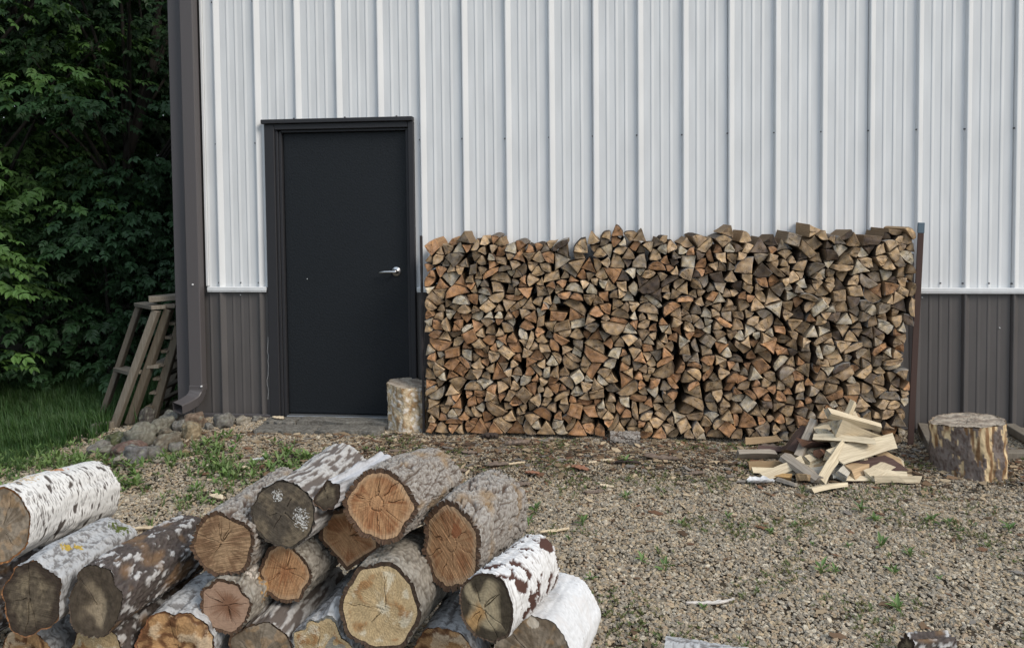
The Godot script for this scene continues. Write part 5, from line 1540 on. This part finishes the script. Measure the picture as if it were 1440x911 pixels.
func pallets():
	var GW: Material = M.grey_wood
	var tone := [Color(1, 1, 1), Color(0.8, 0.78, 0.76), Color(1.15, 1.1, 1.0), Color(0.65, 0.62, 0.58)]
	var p := func(parent, called, a, b, w, h, k):
		var d: Vector3 = (b - a).normalized()
		put(parent, called, beam_mesh(a, b, w, h, Vector3(0, 0, 1) if absf(d.z) < 0.6 else Vector3.UP, tone[k]), GW)
	var t := thing("leaning_frame", "foremost weathered timber frame leaning on the shed's side", "pallet", Vector3.ZERO, "wooden frames leaning at the corner")
	p.call(t, "rail", Vector3(-1.240, -0.12, -0.42), Vector3(-0.900, 0.755, -0.42), 0.045, 0.05, 1)
	p.call(t, "rail", Vector3(-0.900, -0.15, -0.03), Vector3(-0.515, 0.785, -0.03), 0.05, 0.06, 0)
	p.call(t, "cross_board", Vector3(-0.915, 0.775, -0.46), Vector3(-0.490, 0.808, -0.01), 0.10, 0.028, 2)
	p.call(t, "cross_board", Vector3(-1.110, 0.245, -0.46), Vector3(-0.715, 0.300, -0.06), 0.10, 0.028, 2)
	p.call(t, "foot_block", Vector3(-1.02, -0.125, 0.01), Vector3(-0.86, -0.105, 0.01), 0.10, 0.06, 2)
	t = thing("leaning_frame", "middle weathered timber frame leaning on the shed's side", "pallet", Vector3.ZERO, "wooden frames leaning at the corner")
	p.call(t, "rail", Vector3(-0.805, -0.10, -0.10), Vector3(-0.455, 0.785, -0.10), 0.055, 0.065, 3)
	p.call(t, "rail", Vector3(-0.86, -0.14, -0.62), Vector3(-0.48, 0.79, -0.62), 0.07, 0.06, 1)
	p.call(t, "cross_board", Vector3(-0.50, 0.80, -0.66), Vector3(-0.44, 0.808, -0.07), 0.09, 0.028, 1)
	p.call(t, "cross_board", Vector3(-0.70, 0.33, -0.66), Vector3(-0.585, 0.345, -0.07), 0.09, 0.028, 0)
	t = thing("leaning_frame", "slatted pallet nearest the shed's side, behind the other frames", "pallet", Vector3.ZERO, "wooden frames leaning at the corner")
	p.call(t, "rail", Vector3(-0.650, -0.08, -0.16), Vector3(-0.380, 0.74, -0.16), 0.06, 0.05, 3)
	p.call(t, "rail", Vector3(-0.680, -0.08, -0.62), Vector3(-0.400, 0.78, -0.62), 0.06, 0.05, 3)
	for k in 7:
		var q := Vector3(-0.680, -0.08, -0.62).lerp(Vector3(-0.400, 0.78, -0.62), 0.12 + 0.125 * k)
		p.call(t, "slat", q + Vector3(-0.035, 0.012, -0.04), q + Vector3(-0.012, 0.0, 0.50), 0.055, 0.02, 1 if k % 2 else 3)
	t = thing("loose_plank", "short weathered plank lying on top of the leaning frames", "plank", Vector3(-0.62, 0.858, -0.16))
	put(t, "board", beam_mesh(Vector3(0.0, 0.0, 0.06), Vector3(0.28, 0.012, -0.12), 0.16, 0.04, Vector3.UP, tone[2]), GW)
	# timber base frame by the wall, right of the stack
	t = thing("timber_base", "grey timber frame flat on the ground, between wall and chopping block", "timber frame", Vector3.ZERO)
	p.call(t, "beam", Vector3(4.925, 0.045, 0.06), Vector3(4.775, 0.045, 0.62), 0.07, 0.05, 0)
	p.call(t, "beam", Vector3(5.46, 0.055, 0.06), Vector3(5.43, 0.050, 0.70), 0.07, 0.05, 0)
	p.call(t, "cross_beam", Vector3(4.80, 0.030, 0.60), Vector3(5.80, 0.030, 0.56), 0.055, 0.06, 2)
	p.call(t, "cross_beam", Vector3(4.90, 0.030, 0.10), Vector3(5.90, 0.030, 0.10), 0.055, 0.06, 2)
	p.call(t, "short_beam", Vector3(5.05, 0.080, 0.085), Vector3(5.11, 0.075, 0.30), 0.07, 0.05, 3)
	p.call(t, "short_beam", Vector3(5.66, 0.085, 0.085), Vector3(5.74, 0.080, 0.34), 0.07, 0.05, 3)

# ---------------------------------------------------------------- all of it
func _ready():
	nz.noise_type = FastNoiseLite.TYPE_SIMPLEX_SMOOTH; nz.frequency = 1.0; nz.seed = 3; nz.fractal_type = FastNoiseLite.FRACTAL_NONE
	nf.noise_type = FastNoiseLite.TYPE_SIMPLEX_SMOOTH; nf.frequency = 1.0; nf.seed = 8; nf.fractal_type = FastNoiseLite.FRACTAL_FBM; nf.fractal_octaves = 3
	cell.noise_type = FastNoiseLite.TYPE_CELLULAR; cell.frequency = 1.0; cell.seed = 5; cell.fractal_type = FastNoiseLite.FRACTAL_NONE
	cell.cellular_return_type = FastNoiseLite.RETURN_DISTANCE2_SUB; cell.cellular_distance_function = FastNoiseLite.DISTANCE_EUCLIDEAN
	# camera
	var cam := Camera3D.new()
	cam.name = "camera"
	cam.projection = Camera3D.PROJECTION_FRUSTUM
	cam.near = 0.05
	cam.far = 900.0
	cam.size = 0.05 * 911.0 / 1082.0
	cam.frustum_offset = Vector2(0, -0.05 * (455.5 - 333.45) / 1082.0)
	cam.transform = Transform3D(Basis(Vector3.UP, 0.1099) * Basis(Vector3.RIGHT, -0.0393) * Basis(Vector3(0, 0, 1), -0.0100), Vector3(2.7727, 1.5311, 5.387))
	add_child(cam)
	# overcast sky, the sun a broad soft brightness to the right
	var env := Environment.new()
	env.background_mode = Environment.BG_SKY
	var sk := ProceduralSkyMaterial.new()
	sk.sky_top_color = Color(0.80, 0.86, 0.93)
	sk.sky_horizon_color = Color(0.86, 0.89, 0.92)
	sk.sky_curve = 0.2
	sk.ground_bottom_color = Color(0.25, 0.23, 0.2)
	sk.ground_horizon_color = Color(0.45, 0.45, 0.42)
	sk.sun_angle_max = 1.0
	env.sky = Sky.new()
	env.sky.sky_material = sk
	env.background_energy_multiplier = 0.85
	env.tonemap_mode = Environment.TONE_MAPPER_LINEAR
	env.tonemap_exposure = 1.86
	env.sdfgi_enabled = true; env.ssao_enabled = true; env.ssil_enabled = true
	var we := WorldEnvironment.new()
	we.name = "environment"
	we.environment = env
	add_child(we)
	var sun := DirectionalLight3D.new()
	sun.name = "sun"
	sun.light_energy = 0.5
	sun.light_angular_distance = 25.0
	sun.light_color = Color(1.0, 0.97, 0.93)
	sun.shadow_enabled = true
	sun.transform = Transform3D(Basis.looking_at(Vector3(-0.80, -0.72, -0.50)), Vector3.ZERO)
	add_child(sun)
	var t0 := Time.get_ticks_msec()
	materials()
	print("materials ", Time.get_ticks_msec() - t0)
	ground()
	shed()
	woods()
	print("woods ", Time.get_ticks_msec() - t0)
	firewood_stack()
	print("stack ", Time.get_ticks_msec() - t0)
	stack_posts()
	logs()
	print("logs ", Time.get_ticks_msec() - t0)
	kindling()
	slabs()
	rocks()
	pallets()
	chips()
	gravel()
	print("gravel ", Time.get_ticks_msec() - t0)
	litter()
	grass()
	weeds()
	print("done ", Time.get_ticks_msec() - t0)
